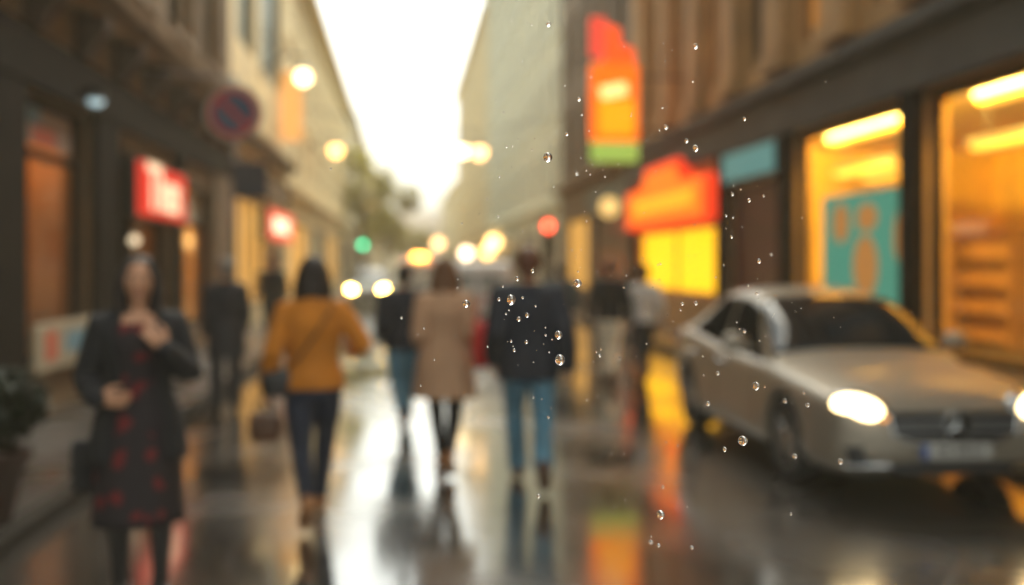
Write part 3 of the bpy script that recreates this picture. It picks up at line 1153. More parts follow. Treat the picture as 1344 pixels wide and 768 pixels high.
def traffic_light(x, y, z, lit, label):
    r = empty('traffic_light', (x, y, 0.1), label, 'traffic light')
    b_ = MB()
    b_.tube([(0, 0, 0), (0, 0, z + 0.35)], 0.05, seg=12)
    b_.build('pole', metal_dark, r, smooth=True)
    hb = MB()
    dz = {'red': -0.74, 'green': 0.0}[lit]
    hb.box(-0.19, 0.19, -0.3, -0.055, z - 0.1 - 0.2 + dz - 0.02, z - 0.1 + 0.94 + dz)
    h_ = hb.build('signal_head', black_plastic, r, bevel=0.03)
    for k, (c, nm) in enumerate((((0.02, 0.55, 0.24), 'green'), ((0.9, 0.4, 0.05), 'amber'), ((1.0, 0.07, 0.03), 'red'))):
        zz = z - 0.1 + 0.37 * k + dz
        l_ = MB()
        l_.ball((0, -0.305, zz), (0.16, 0.04, 0.16))
        on = nm == lit
        l_.build('lens', glow('lit_%s_lens' % nm, c, 4.5 if lit == 'red' else 5.0) if on else mat('unlit_%s_lens' % nm, tuple(v * 0.08 for v in c), 0.2), h_, smooth=True)
        v_ = MB()
        n_ = 12
        ri = [[V((math.cos(math.pi * i / n_) * q, yy, zz + math.sin(math.pi * i / n_) * q)) for i in range(n_ + 1)] for q, yy in ((0.175, -0.3), (0.175, -0.5), (0.165, -0.5), (0.165, -0.3))]
        v_.rings(ri, closed=False)
        v_.build('visor', black_plastic, h_)
    return r


traffic_light(5.08, 35.2, 3.0, 'red', 'traffic light showing red on the kerb past the orange sign')
traffic_light(-2.5, 62.0, 2.8, 'green', 'traffic light showing green on the kerb under the trees')

# no stopping sign with a dark plate below
sp = empty('road_sign', (-2.48, 15.0, 0.1), 'round blue no stopping sign with red ring and bar, dark plate below', 'sign')
b = MB()
b.tube([(0, 0, 0), (0, 0, 4.35)], 0.032, seg=12)
b.build('pole', metal_grey, sp, smooth=True)
b = MB()
b.lathe([(0.0, -0.036), (0.42, -0.036), (0.42, -0.046), (0.0, -0.046)], (0, 0, 3.8), 40, 'Y')
b.build('backing_board', mat('grey_board', (0.40, 0.38, 0.33), 0.6, var=0.2), sp, bevel=0.003)
zc = 3.8
ringpts = 40
b = MB()
b.lathe([(0.0, -0.05), (0.29, -0.05), (0.29, -0.056), (0.0, -0.056)], (0, 0, zc), ringpts, 'Y')
b.build('blue_disc', mat('sign_blue', (0.04, 0.08, 0.16), 0.45), sp)
b = MB()
b.lathe([(0.36, -0.05), (0.36, -0.062), (0.285, -0.062), (0.285, -0.05), (0.36, -0.05)], (0, 0, zc), ringpts, 'Y')
mt = Matrix.Translation((0, 0, zc)) @ Matrix.Rotation(R(45), 4, 'Y')
b.box(-0.29, 0.29, -0.061, -0.057, -0.042, 0.042, mt)
b.build('red_ring', mat('sign_red', (0.5, 0.03, 0.03), 0.45), sp)
b = MB()
b.box(-0.02, 0.48, -0.05, -0.035, 2.55, 3.08)
b.build('lower_plate', mat('dark_plate', (0.025, 0.03, 0.045), 0.5), sp, bevel=0.004)
b = MB()
b.tube([(0, 0, 4.3), (-1.32, 0, 4.42)], 0.02)
b.build('stay_rod', metal_grey, sp)

# projecting signs
ps = empty('projecting_sign', (XR, 21.7, 3.95), 'tall orange lit sign hanging out over the pavement, green strip at its foot', 'sign')
px0, px1 = 4.12 - XR, 5.2 - XR
b = MB()
b.box(px0, px1, 0.0, 0.24, 0.45, 2.18)
b.build('sign_box', glow('orange_box_sign', (1.0, 0.15, 0.003), 1.05, (0.6, 0.1, 0.01)), ps, bevel=0.05)
b = MB()
b.box(px0 + 0.02, px1 - 0.0, 0.02, 0.22, 0.0, 0.443)
b.build('lower_strip', glow('green_lit_strip', (0.36, 0.55, 0.10), 0.62), ps, bevel=0.04)
b = MB()
b.box(px0 + 0.18, px1 - 0.12, -0.012, -0.004, 0.6, 1.35)
b.build('amber_panel', glow('amber_panel', (1.0, 0.34, 0.005), 1.0), ps)
b = MB()
b.tube([(px0 + 0.22, -0.02, 1.5), (px1 - 0.3, -0.02, 1.62)], [(0.14, 0.02)] * 2, seg=14, side=(0, 0, 1), round_cap=True)
b.build('light_band', glow('cream_light_band', (1.0, 0.66, 0.22), 1.4), ps, smooth=True)
b = MB()
b.prism([(px0 + 0.28, 2.2), (px1 - 0.1, 2.2), (px1 - 0.1, 2.5), (px1 - 0.42, 2.62), (px1 - 0.42, 2.95), (px0 + 0.36, 3.05), (px0 + 0.36, 2.6)], 0.03, 0.21, 'Y')
b.build('crest', glow('red_orange_crest', (1.0, 0.09, 0.012), 0.95), ps)
b = MB()
b.box(px0, px0 + 0.34, 0.05, 0.19, 2.35, 3.2)
b.build('red_blade', glow('coral_blade', (1.0, 0.09, 0.05), 0.6), ps)
b = MB()
for zz in (0.7, 1.9):
    b.tube([(px1, 0.12, zz), (0, 0.12, zz)], 0.025)
b.build('arm', metal_dark, ps)
ps = empty('projecting_sign', (XL, 30.8, 5.4), 'narrow upright amber sign hanging out by the brightest street lamp', 'sign')
b = MB()
b.box(0.1, 0.72, -0.09, 0.09, 0.0, 2.1)
b.build('sign_box', glow('soft_amber_sign', (1.0, 0.5, 0.15), 0.55), ps, bevel=0.03)
b = MB()
for zz in (0.3, 1.8):
    b.tube([(0, 0, zz), (0.12, 0, zz)], 0.02)
b.build('arm', metal_dark, ps)

# boards on the near left shop
bd = empty('advert_board', (XL + 0.06, 11.5, 0.55), 'low cream advert board with a red and a blue patch under the shop window', 'sign')
b = MB()
b.box(0, 0.05, -1.0, 1.0, 0.02, 0.52)
b.build('board', mat('cream_board', (0.34, 0.29, 0.2), 0.6), bd, bevel=0.006)
b = MB()
b.box(0.051, 0.055, -0.72, -0.38, 0.12, 0.43)
b.build('red_patch', mat('patch_red', (0.5, 0.09, 0.04), 0.6), bd)
b = MB()
b.box(0.051, 0.055, -0.1, 0.75, 0.16, 0.4)
b.build('blue_patch', mat('patch_blue', (0.12, 0.25, 0.32), 0.6), bd)
bd = empty('transom_poster', (XL - 0.07, 11.5, 2.95), 'faded blue and red poster in the upper light of the near shop window', 'poster')
b = MB()
b.box(-0.01, 0.0, -0.8, 0.6, 0.0, 0.4)
b.build('sheet', mat('poster_grey', (0.22, 0.16, 0.13), 0.6), bd)
b = MB()
b.box(0.001, 0.004, -0.78, -0.35, 0.22, 0.39)
b.build('blue_patch', mat('poster_blue', (0.08, 0.18, 0.24), 0.6), bd)
b = MB()
b.box(0.001, 0.004, -0.6, 0.1, 0.02, 0.2)
b.build('red_patch', mat('poster_red', (0.35, 0.06, 0.03), 0.6), bd)


# ------------------------------------------------------------------ vehicles
def interp(tab, y):
    """Smooth (Catmull-Rom) interpolation of a table of (y, v1, v2, ...)."""
    n = len(tab)
    if y <= tab[0][0]:
        return tab[0][1:]
    if y >= tab[-1][0]:
        return tab[-1][1:]
    i = max(k for k in range(n - 1) if tab[k][0] <= y)
    a, b = tab[i], tab[i + 1]
    p = tab[i - 1] if i else a
    q = tab[i + 2] if i + 2 < n else b
    h = b[0] - a[0]
    t = (y - a[0]) / h
    out = []
    for k in range(1, len(a)):
        ma = (b[k] - p[k]) / (b[0] - p[0]) * h if b[0] != p[0] else 0
        mb_ = (q[k] - a[k]) / (q[0] - a[0]) * h if q[0] != a[0] else 0
        t2, t3 = t * t, t * t * t
        out.append((2 * t3 - 3 * t2 + 1) * a[k] + (t3 - 2 * t2 + t) * ma + (-2 * t3 + 3 * t2) * b[k] + (t3 - t2) * mb_)
    return out


#            y      w     zb    zs    zc
BODY = [(-2.26, 0.58, 0.33, 0.50, 0.56), (-2.22, 0.72, 0.25, 0.60, 0.67), (-2.10, 0.81, 0.20, 0.68, 0.77), (-1.80, 0.865, 0.19, 0.745, 0.845),
        (-1.35, 0.885, 0.19, 0.80, 0.90), (-0.95, 0.89, 0.19, 0.835, 0.93), (-0.3, 0.89, 0.19, 0.87, 0.95), (0.5, 0.89, 0.19, 0.91, 0.98),
        (1.13, 0.89, 0.19, 0.97, 1.03), (1.6, 0.865, 0.21, 0.98, 1.04), (1.93, 0.81, 0.26, 0.96, 1.02), (2.07, 0.73, 0.33, 0.88, 0.96), (2.13, 0.6, 0.42, 0.8, 0.86)]
#             y     half width at roof, roof z
CAB = [(-1.02, 0.74, 0.905), (-0.8, 0.71, 1.05), (-0.45, 0.65, 1.27), (-0.1, 0.605, 1.41), (0.3, 0.59, 1.465), (0.7, 0.58, 1.455), (1.05, 0.57, 1.395), (1.4, 0.58, 1.27), (1.68, 0.62, 1.125), (1.88, 0.66, 1.015)]


def body_section(y):
    w, zb, zs, zc = interp(BODY, y)
    zm = zb + (zs - zb) * 0.5
    pts = [(0, zb), (w * 0.78, zb), (w * 0.95, zb + 0.05), (w * 0.995, zb + 0.2 * (zs - zb) + 0.03), (w, zm), (w * 0.985, zs - 0.10 * (zs - zb) - 0.02),
           (w * 0.95, zs), (w * 0.86, zs + 0.45 * (zc - zs)), (w * 0.6, zc - 0.012), (w * 0.3, zc), (0, zc + 0.004)]
    tab = [(i, *p) for i, p in enumerate(pts)]
    return [interp(tab, i * 0.25) for i in range(41)]


def cab_point(y, u):
    """u: 0 belt .. 1 roof edge .. 2 centre line (one side)."""
    wr, zr = interp(CAB, y)
    w, zb, zs, zc = interp(BODY, y)
    wb, z0 = w * 0.93, zs - 0.03
    zr = max(zr, z0 + 0.01)
    pts = [(wb, z0), (wb * 0.55 + wr * 0.45, z0 + (zr - z0) * 0.42), (wr * 1.04, zr - min(0.09, (zr - z0) * 0.25)), (wr * 0.9, zr - 0.028), (wr * 0.5, zr), (0, zr + 0.008)]
    tab = [(0, *pts[0]), (0.5, *pts[1]), (0.9, *pts[2]), (1.1, *pts[3]), (1.5, *pts[4]), (2, *pts[5])]
    return interp(tab, u)


def car(loc, rz, label, paint, head, cat='car', tail_lit=False, group=None, plate=True):
    root = empty('parked_car' if plate else 'oncoming_car', loc, label, cat, group, rz)
    # body shell with wheel arches cut out
    mb = MB()
    rings = []
    n = 56
    for i in range(n + 1):
        y = -2.26 + 4.39 * i / n
        sec = body_section(y)
        rings.append([V((x, y, z)) for x, z in sec] + [V((-x, y, z)) for x, z in reversed(sec[1:-1])])
    mb.rings(rings)
    body = mb.build('body', paint, root, smooth=True)
    cut = MB()
    for yy in (-1.35, 1.27):
        for s in (-1, 1):
            cut.lathe([(0.0, s * 0.55), (0.375, s * 0.55), (0.375, s * 1.1), (0.0, s * 1.1)], (0, yy, 0.33), 28, 'X')
    co_ = cut.build('cutter', paint)
    body.parent = None
    bo = body.modifiers.new('arch', 'BOOLEAN')
    bo.operation = 'DIFFERENCE'
    bo.solver = 'EXACT'
    bo.object = co_
    dg = bpy.context.evaluated_depsgraph_get()
    me = bpy.data.meshes.new_from_object(body.evaluated_get(dg))
    body.modifiers.clear()
    body.data = me
    me.name = 'body'
    bpy.data.objects.remove(co_)
    body.parent = root
    # cabin
    mb = MB()
    rings = []
    for i in range(41):
        y = -1.02 + 2.90 * i / 40
        half = [cab_point(y, u * 0.1) for u in range(21)]
        rings.append([V((x, y, z)) for x, z in half] + [V((-x, y, z)) for x, z in reversed(half[:-1])])
    mb.rings(rings, closed=False)
    mb.build('cabin', paint, root, smooth=True)
    glass = mat('car_glass', (0.012, 0.014, 0.016), 0.06, spec=0.5)

    side_glass = mat('side_glass', (0.010, 0.010, 0.010), 0.5, spec=0.0)

    def patch(name, f, nu, nv, m, parent=root, off=0.006):
        g = [[V(f(i / nu, j / nv)) for j in range(nv + 1)] for i in range(nu + 1)]
        p = MB()
        out, inn = [], []
        for i in range(nu + 1):
            for j in range(nv + 1):
                a = g[min(i + 1, nu)][j] - g[max(i - 1, 0)][j]
                b_ = g[i][min(j + 1, nv)] - g[i][max(j - 1, 0)]
                nn = a.cross(b_)
                nn = nn.normalized() if nn.length > 1e-9 else V((0, 0, 1))
                if nn.dot(g[i][j] - V((0, 0.2, 0.6))) < 0:
                    nn = -nn
                out.append(g[i][j] + nn * off)
                inn.append(g[i][j] - nn * 0.012)
        bmv = [p.bm.verts.new(q) for q in out]
        bmi = [p.bm.verts.new(q) for q in inn]
        w_ = nv + 1
        for i in range(nu):
            for j in range(nv):
                a, b_, c, d_ = i * w_ + j, i * w_ + j + 1, (i + 1) * w_ + j + 1, (i + 1) * w_ + j
                p.bm.faces.new((bmv[a], bmv[b_], bmv[c], bmv[d_]))
                p.bm.faces.new((bmi[d_], bmi[c], bmi[b_], bmi[a]))
        edge = [j for j in range(nv)] + [i * w_ + nv for i in range(nu)] + [nu * w_ + nv - j for j in range(nv)] + [(nu - i) * w_ for i in range(nu)]
        for a, b_ in zip(edge, edge[1:] + edge[:1]):
            p.bm.faces.new((bmv[a], bmv[b_], bmi[b_], bmi[a]))
        return p.build(name, m, parent, smooth=True)

    def across(y, t):
        u = 2 - abs(t)
        x, z = cab_point(y, u)
        return (x if t > 0 else -x, y, z)
    patch('windscreen', lambda a, b_: across(-0.90 + a * 0.76, (b_ * 2 - 1) * (1.10 + 0.14 * (1 - a))), 10, 16, glass)
    patch('rear_window', lambda a, b_: across(1.13 + a * 0.62, (b_ * 2 - 1) * 1.0), 8, 12, glass)
    for s in (-1, 1):
        def side_pt(y, u, s=s):
            x, z = cab_point(y, u)
            return (s * x, y, z)
        patch('side_window', lambda a, b_: side_pt(-0.80 + a * 1.1, 0.12 + b_ * (0.05 + 0.72 * min(1, a * 2.2))), 10, 6, side_glass)
        patch('side_window', lambda a, b_: side_pt(0.37 + a * 1.05, 0.12 + b_ * (0.05 + 0.72 * min(1, (1 - a) * 2.0))), 10, 6, side_glass)
        mr = MB()
        mr.ball((s * 1.0, -0.58, 1.02), (0.12, 0.07, 0.085), 14, 8)
        mr.box(s * 0.84, s * 0.95, -0.62, -0.55, 0.95, 0.985)
        wm = mr.build('wing_mirror', paint, root, smooth=True)
        mr = MB()
        mr.ball((s * 1.0, -0.535, 1.02), (0.1, 0.035, 0.065), 12, 6)
        mr.build('mirror_glass', chrome, wm, smooth=True)
        for yy in (0.12, 1.05):
            h_ = MB()
            w_ = interp(BODY, yy)[0]
            h_.tube([(s * (w_ - 0.01), yy - 0.1, 0.80), (s * (w_ + 0.025), yy - 0.08, 0.805), (s * (w_ + 0.025), yy + 0.08, 0.81), (s * (w_ - 0.01), yy + 0.1, 0.81)], 0.016, seg=8)
            h_.build('door_handle', chrome, root, smooth=True)
        # door seams as thin dark grooves standing a hair proud
        for yy in (-0.72, 0.33, 1.12):
            sm_ = MB()
            pts = []
            for q in range(12, 24):
                x, z = body_section(yy)[q]
                pts.append((s * (x + 0.0005), yy, z))
            sm_.tube(pts, 0.004, seg=4)
            sm_.build('door_seam', black_plastic, root)
        # lights
        hl = MB()
        mtx = Matrix.Translation((s * 0.615, -2.09, 0.67)) @ Matrix.Rotation(s * R(32), 4, 'Z') @ Matrix.Rotation(s * R(-8), 4, 'Y')
        hl.ball((0, 0, 0), (0.215, 0.12, 0.115), 18, 12)
        bmesh.ops.transform(hl.bm, matrix=mtx, verts=hl.bm.verts)
        ho = hl.build('headlight', mat('headlamp_shell', (0.3, 0.3, 0.3), 0.1, metal=0.7), root, smooth=True)
        ln = MB()
        ln.ball((0, -0.035, 0.005), (0.185, 0.10, 0.095), 18, 12)
        bmesh.ops.transform(ln.bm, matrix=mtx, verts=ln.bm.verts)
        ln.build('lens', head, ho, smooth=True)
        am = MB()
        am.ball((0, 0, 0), (0.055, 0.05, 0.035), 12, 8)
        bmesh.ops.transform(am.bm, matrix=Matrix.Translation((s * 0.485, -2.19, 0.615)), verts=am.bm.verts)
        am.build('indicator', glow('amber_indicator', (1.0, 0.36, 0.04), 1.2), ho, smooth=True)
        tl = MB()
        tl.ball((s * 0.66, 2.0, 0.86), (0.17, 0.12, 0.075), 14, 8)
        tl.build('tail_light', glow('tail_lit', (1, 0.05, 0.02), 3.0) if tail_lit else mat('tail_red', (0.3, 0.015, 0.015), 0.15), root, smooth=True)
        fg = MB()
        fg.prism([(s * 0.45, 0.30), (s * 0.74, 0.30), (s * 0.76, 0.42), (s * 0.60, 0.425)], -2.235, -2.05, 'Y')
        fo = fg.build('side_intake', black_plastic, root, bevel=0.008)
        fg = MB()
        fg.tube([(s * 0.43, -2.245, 0.285), (s * 0.77, -2.2, 0.285)], 0.012)
        fg.build('intake_trim', chrome, fo)
    # nose
    gr = MB()
    gr.prism([(-0.47, 0.66), (-0.44, 0.50), (-0.30, 0.455), (0.30, 0.455), (0.44, 0.50), (0.47, 0.66)], -2.285, -2.16, 'Y')
    go = gr.build('grille', black_plastic, root, bevel=0.01)
    gb = MB()
    for zz in (0.535, 0.595):
        gb.box(-0.44, 0.44, -2.302, -2.287, zz - 0.011, zz + 0.011)
    gb.build('grille_bar', metal_grey, go)
    gb = MB()
    gb.tube([(-0.48, -2.27, 0.65), (-0.45, -2.29, 0.5), (-0.3, -2.295, 0.447), (0.3, -2.295, 0.447), (0.45, -2.29, 0.5), (0.48, -2.27, 0.65)], 0.011)
    gb.build('grille_surround', chrome, go)
    em = MB()
    zc_ = 0.565
    em.lathe([(0.105, -2.302), (0.105, -2.325), (0.09, -2.325), (0.09, -2.302), (0.105, -2.302)], (0, 0, zc_), 28, 'Y')
    for k in range(3):
        a = R(90 + 120 * k)
        tip = V((math.cos(a) * 0.095, -2.316, zc_ + math.sin(a) * 0.095))
        pa = V((math.cos(a + R(60)) * 0.018, -2.316, zc_ + math.sin(a + R(60)) * 0.018))
        pb = V((math.cos(a - R(60)) * 0.018, -2.316, zc_ + math.sin(a - R(60)) * 0.018))
        em.rings([[pa + V((0, -0.006, 0)), tip + V((0, -0.006, 0)), pb + V((0, -0.006, 0)), V((0, -0.322, zc_)) * 0 + V((0, -2.326, zc_))],
                  [pa + V((0, 0.006, 0)), tip + V((0, 0.006, 0)), pb + V((0, 0.006, 0)), V((0, -2.306, zc_))]])
    em.build('emblem', chrome, go)
    li = MB()
    li.prism([(-0.42, 0.22), (0.42, 0.22), (0.46, 0.30), (-0.46, 0.30)], -2.275, -2.1, 'Y')
    li.build('lower_intake', black_plastic, root, bevel=0.008)
    if plate:
        pt = MB()
        pt.box(-0.26, 0.26, -2.306, -2.29, 0.335, 0.445)
        po = pt.build('number_plate', mat('plate_white', (0.42, 0.40, 0.36), 0.4), root, bevel=0.003)
        pt = MB()
        pt.box(-0.258, -0.205, -2.3085, -2.3062, 0.337, 0.443)
        pt.build('blue_strip', mat('plate_blue', (0.02, 0.07, 0.25), 0.4), po)
        lettering('DE BIELE', 0.085, black_plastic, po, frame_mtx((0.025, -2.307, 0.39), (1, 0, 0), (0, 0, 1)), 0.002, 1.1, 1.0)
    bp_ = MB()
    bp_.box(-0.5, 0.5, 2.05, 2.15, 0.44, 0.54)
    bp_.build('rear_bumper', black_plastic, root, bevel=0.02)
    un = MB()
    un.box(-0.62, 0.62, -2.0, 1.9, 0.16, 0.24)
    un.build('underbody', black_plastic, root)
    for yy in (-1.35, 1.27):
        for s in (-1, 1):
            t_ = MB()
            t_.lathe([(0.235, 0.65 * s), (0.31, 0.655 * s), (0.33, 0.69 * s), (0.33, 0.83 * s), (0.31, 0.865 * s), (0.235, 0.87 * s), (0.235, 0.65 * s)], (0, yy, 0.33), 32, 'X')
            wo = t_.build('wheel', rubber, root, smooth=False)
            r_ = MB()
            r_.lathe([(0.236, 0.66 * s), (0.238, 0.858 * s), (0.222, 0.862 * s), (0.215, 0.78 * s), (0.05, 0.76 * s), (0.0, 0.76 * s), (0.0, 0.7 * s), (0.2, 0.68 * s), (0.236, 0.66 * s)], (0, yy, 0.33), 32, 'X')
            for k in range(10):
                a = 2 * math.pi * k / 10
                c_, s_ = math.cos(a), math.sin(a)
                r_.tube([(s * 0.835, yy + c_ * 0.045, 0.33 + s_ * 0.045), (s * 0.85, yy + c_ * 0.22, 0.33 + s_ * 0.22)], [0.024, 0.017], seg=6)
            r_.lathe([(0.0, 0.86 * s), (0.055, 0.855 * s), (0.06, 0.78 * s), (0.0, 0.77 * s)], (0, yy, 0.33), 16, 'X')
            r_.build('rim', mat('alloy', (0.30, 0.29, 0.27), 0.3, metal=0.9), wo)
    return root


head_near = glow('headlight_on', (1.0, 0.72, 0.34), 4.2)
head_far = glow('far_headlight_on', (1.0, 0.62, 0.13), 42.0)
silver = mat('champagne_silver_paint', (0.30, 0.255, 0.195), 0.5, metal=0.5, coat=0.35)
car((3.82, 8.85, 0.0), 0.0, 'champagne silver saloon car with its headlights on, facing the viewer by the kerb', silver, head_near)
pale_blue = mat('pale_blue_paint', (0.36, 0.43, 0.43), 0.5, metal=0.0, coat=0.1)
far_car = car((-1.38, 40.2, 0.0), 0.0, 'pale blue white car coming down the street with yellow headlights lit', pale_blue, head_far, plate=False)
far_car.scale = (0.93, 0.96, 1.0)


def van(loc, label, paint, lit, w, h, ln, high=False):
    """A small box van seen from behind (rear at -Y)."""
    r = empty('delivery_van', loc, label, 'van')
    o = [(0, 0.32), (0, h * 0.55), (0.1, h - 0.08), (0.22, h), (ln * 0.66, h), (ln * 0.8, h * 0.62), (ln * 0.97, h * 0.5), (ln, h * 0.42), (ln, 0.32)]
    b_ = MB()
    b_.prism(o, -w / 2, w / 2, 'X')
    b_.build('body', paint, r, bevel=0.07, smooth=False)
    for s in (-1, 1):
        d_ = MB()
        d_.box(s * 0.012, s * (w / 2 - 0.16), -0.03, -0.002, 0.45, h * 0.6)
        do = d_.build('rear_door', paint, r, bevel=0.015)
        d_ = MB()
        d_.box(s * 0.05, s * 0.08, -0.05, -0.032, 0.75, 0.95)
        d_.build('handle', black_plastic, do)
        g_ = MB()
        g_.prism([(s * 0.06, h * 0.62), (s * (w / 2 - 0.2), h * 0.62), (s * (w / 2 - 0.24), h * 0.84), (s * 0.06, h * 0.84)], -0.02, 0.12, 'Y')
        g_.build('rear_window', mat('van_window', (0.30, 0.36, 0.37), 0.06, spec=1.0), r)
        t_ = MB()
        zz = h * 0.72 if high else 0.8
        t_.ball((s * (w / 2 - 0.1), -0.02, zz), (0.08, 0.05, 0.17), 12, 8)
        t_.build('tail_light', lit, r, smooth=True)
        for yy in (0.7, ln - 0.75):
            t_ = MB()
            t_.lathe([(0.0, s * (w / 2 - 0.22)), (0.3, s * (w / 2 - 0.22)), (0.33, s * (w / 2 - 0.18)), (0.33, s * (w / 2 - 0.03)), (0.3, s * (w / 2 + 0.005)), (0.0, s * (w / 2 + 0.005))], (0, yy, 0.33), 24, 'X')
            wo = t_.build('wheel', rubber, r)
            t_ = MB()
            t_.lathe([(0.0, s * (w / 2 + 0.007)), (0.2, s * (w / 2 + 0.007)), (0.18, s * (w / 2 + 0.02)), (0.0, s * (w / 2 + 0.03))], (0, yy, 0.33), 20, 'X')
            t_.build('rim', metal_grey, wo)
    b_ = MB()
    b_.box(-w / 2 + 0.05, w / 2 - 0.05, -0.09, 0.05, 0.28, 0.44)
    b_.build('bumper', black_plastic, r, bevel=0.03)
    if high:
        b_ = MB()
        b_.tube([(-0.3, -0.02, h - 0.02), (0.3, -0.02, h - 0.02)], 0.07, round_cap=True)
        b_.build('brake_light', glow('amber_brake', (1.0, 0.34, 0.04), 13.0), r, smooth=True)
    return r


van((1.75, 24.0, 0), 'small white van seen from behind, half hidden by the walking man', mat('van_white', (0.66, 0.70, 0.69), 0.4, coat=0.4), mat('van_tail_red', (0.25, 0.02, 0.02), 0.2), 1.75, 1.72, 4.2)
van((0.82, 52.0, 0), 'taller white van far up the street with red and amber lights glowing', mat('van_white', (0.66, 0.70, 0.69)), glow('van_tail_lit', (1.0, 0.15, 0.06), 22.0), 1.95, 2.05, 4.6, True)


# ------------------------------------------------------------------ people
skin = mat('skin', (0.50, 0.245, 0.135), 0.55, var=0.12, scale=12)
HAIR = {'dark': mat('dark_brown_hair', (0.022, 0.012, 0.008), 0.65, var=0.4, scale=30), 'brown': mat('brown_hair', (0.17, 0.075, 0.03), 0.65, var=0.4, scale=30),
        'grey': mat('grey_hair', (0.22, 0.2, 0.18), 0.6, var=0.3, scale=30), 'ginger': mat('reddish_hair', (0.13, 0.04, 0.015), 0.5, var=0.3, scale=30)}
eye_white = mat('eye_white', (0.42, 0.38, 0.34), 0.4)
iris_m = mat('iris', (0.03, 0.018, 0.01), 0.2)
lip_m = mat('lips', (0.32, 0.10, 0.08), 0.45)


def ik(a, c, l1, l2, pole):
    a, c, pole = V(a), V(c), V(pole)
    d_ = c - a
    L_ = min(d_.length, (l1 + l2) * 0.995)
    n_ = d_.normalized()
    c = a + n_ * L_
    x = (l1 * l1 - l2 * l2 + L_ * L_) / (2 * L_)
    hgt = math.sqrt(max(l1 * l1 - x * x, 0))
    p = pole - n_ * pole.dot(n_)
    p.normalize()
    return a + n_ * x + p * hgt, c


def hand(mb, wrist, d_, palm, thumb, curl=0.5, k=1.0):
    """Palm, five fingers bent towards the palm side, thumb from the palm's side."""
    w, d_ = V(wrist), V(d_).normalized()
    palm = V(palm)
    palm = (palm - d_ * palm.dot(d_)).normalized()
    side = d_.cross(palm)
    if side.dot(V(thumb)) < 0:
        side = -side
    mb.tube([w - d_ * 0.02, w + d_ * 0.03 * k, w + d_ * 0.065 * k, w + d_ * 0.09 * k], [(0.024, 0.02), (0.034 * k, 0.016 * k), (0.041 * k, 0.015 * k), (0.04 * k, 0.012 * k)], 12, side=side, round_cap=True)
    for i, (o, ln) in enumerate(((0.031, 0.070), (0.0105, 0.079), (-0.0105, 0.073), (-0.031, 0.058))):
        p = w + d_ * 0.085 * k + side * o * k
        pts = [p - d_ * 0.02 * k, p]
        ang = 0.12
        fan = side * (o * 1.2)
        for j, fr in enumerate((0.45, 0.31, 0.24)):
            ang += curl * (0.5 + 0.25 * j)
            p = p + ((d_ + fan).normalized() * math.cos(ang) + palm * math.sin(ang)) * ln * fr * k
            pts.append(p)
        mb.tube(pts, [0.0095 * k, 0.0095 * k, 0.0088 * k, 0.008 * k, 0.0068 * k], 8, round_cap=True)
    b0 = w + d_ * 0.025 * k + side * 0.022 * k
    t1 = b0 + (side * 0.8 + d_ * 0.7 + palm * 0.25).normalized() * 0.045 * k
    t2 = t1 + (side * 0.25 + d_ + palm * 0.45 * (0.4 + curl)).normalized() * 0.032 * k
    t3 = t2 + (d_ + palm * 0.6 * (0.3 + curl)).normalized() * 0.024 * k
    mb.tube([b0, t1, t2, t3], [0.0135 * k, 0.0115 * k, 0.01 * k, 0.008 * k], 8, round_cap=True)


TORSO = {'m': [(0.84, 0.13, 0.10), (0.93, 0.168, 0.118), (1.02, 0.158, 0.11), (1.12, 0.152, 0.105), (1.24, 0.168, 0.115), (1.34, 0.182, 0.118), (1.41, 0.175, 0.092), (1.445, 0.12, 0.075), (1.47, 0.066, 0.062)],
         'f': [(0.84, 0.13, 0.10), (0.92, 0.172, 0.12), (1.0, 0.152, 0.108), (1.09, 0.128, 0.092), (1.2, 0.142, 0.102), (1.3, 0.156, 0.118), (1.39, 0.158, 0.088), (1.435, 0.105, 0.07), (1.465, 0.056, 0.054)]}


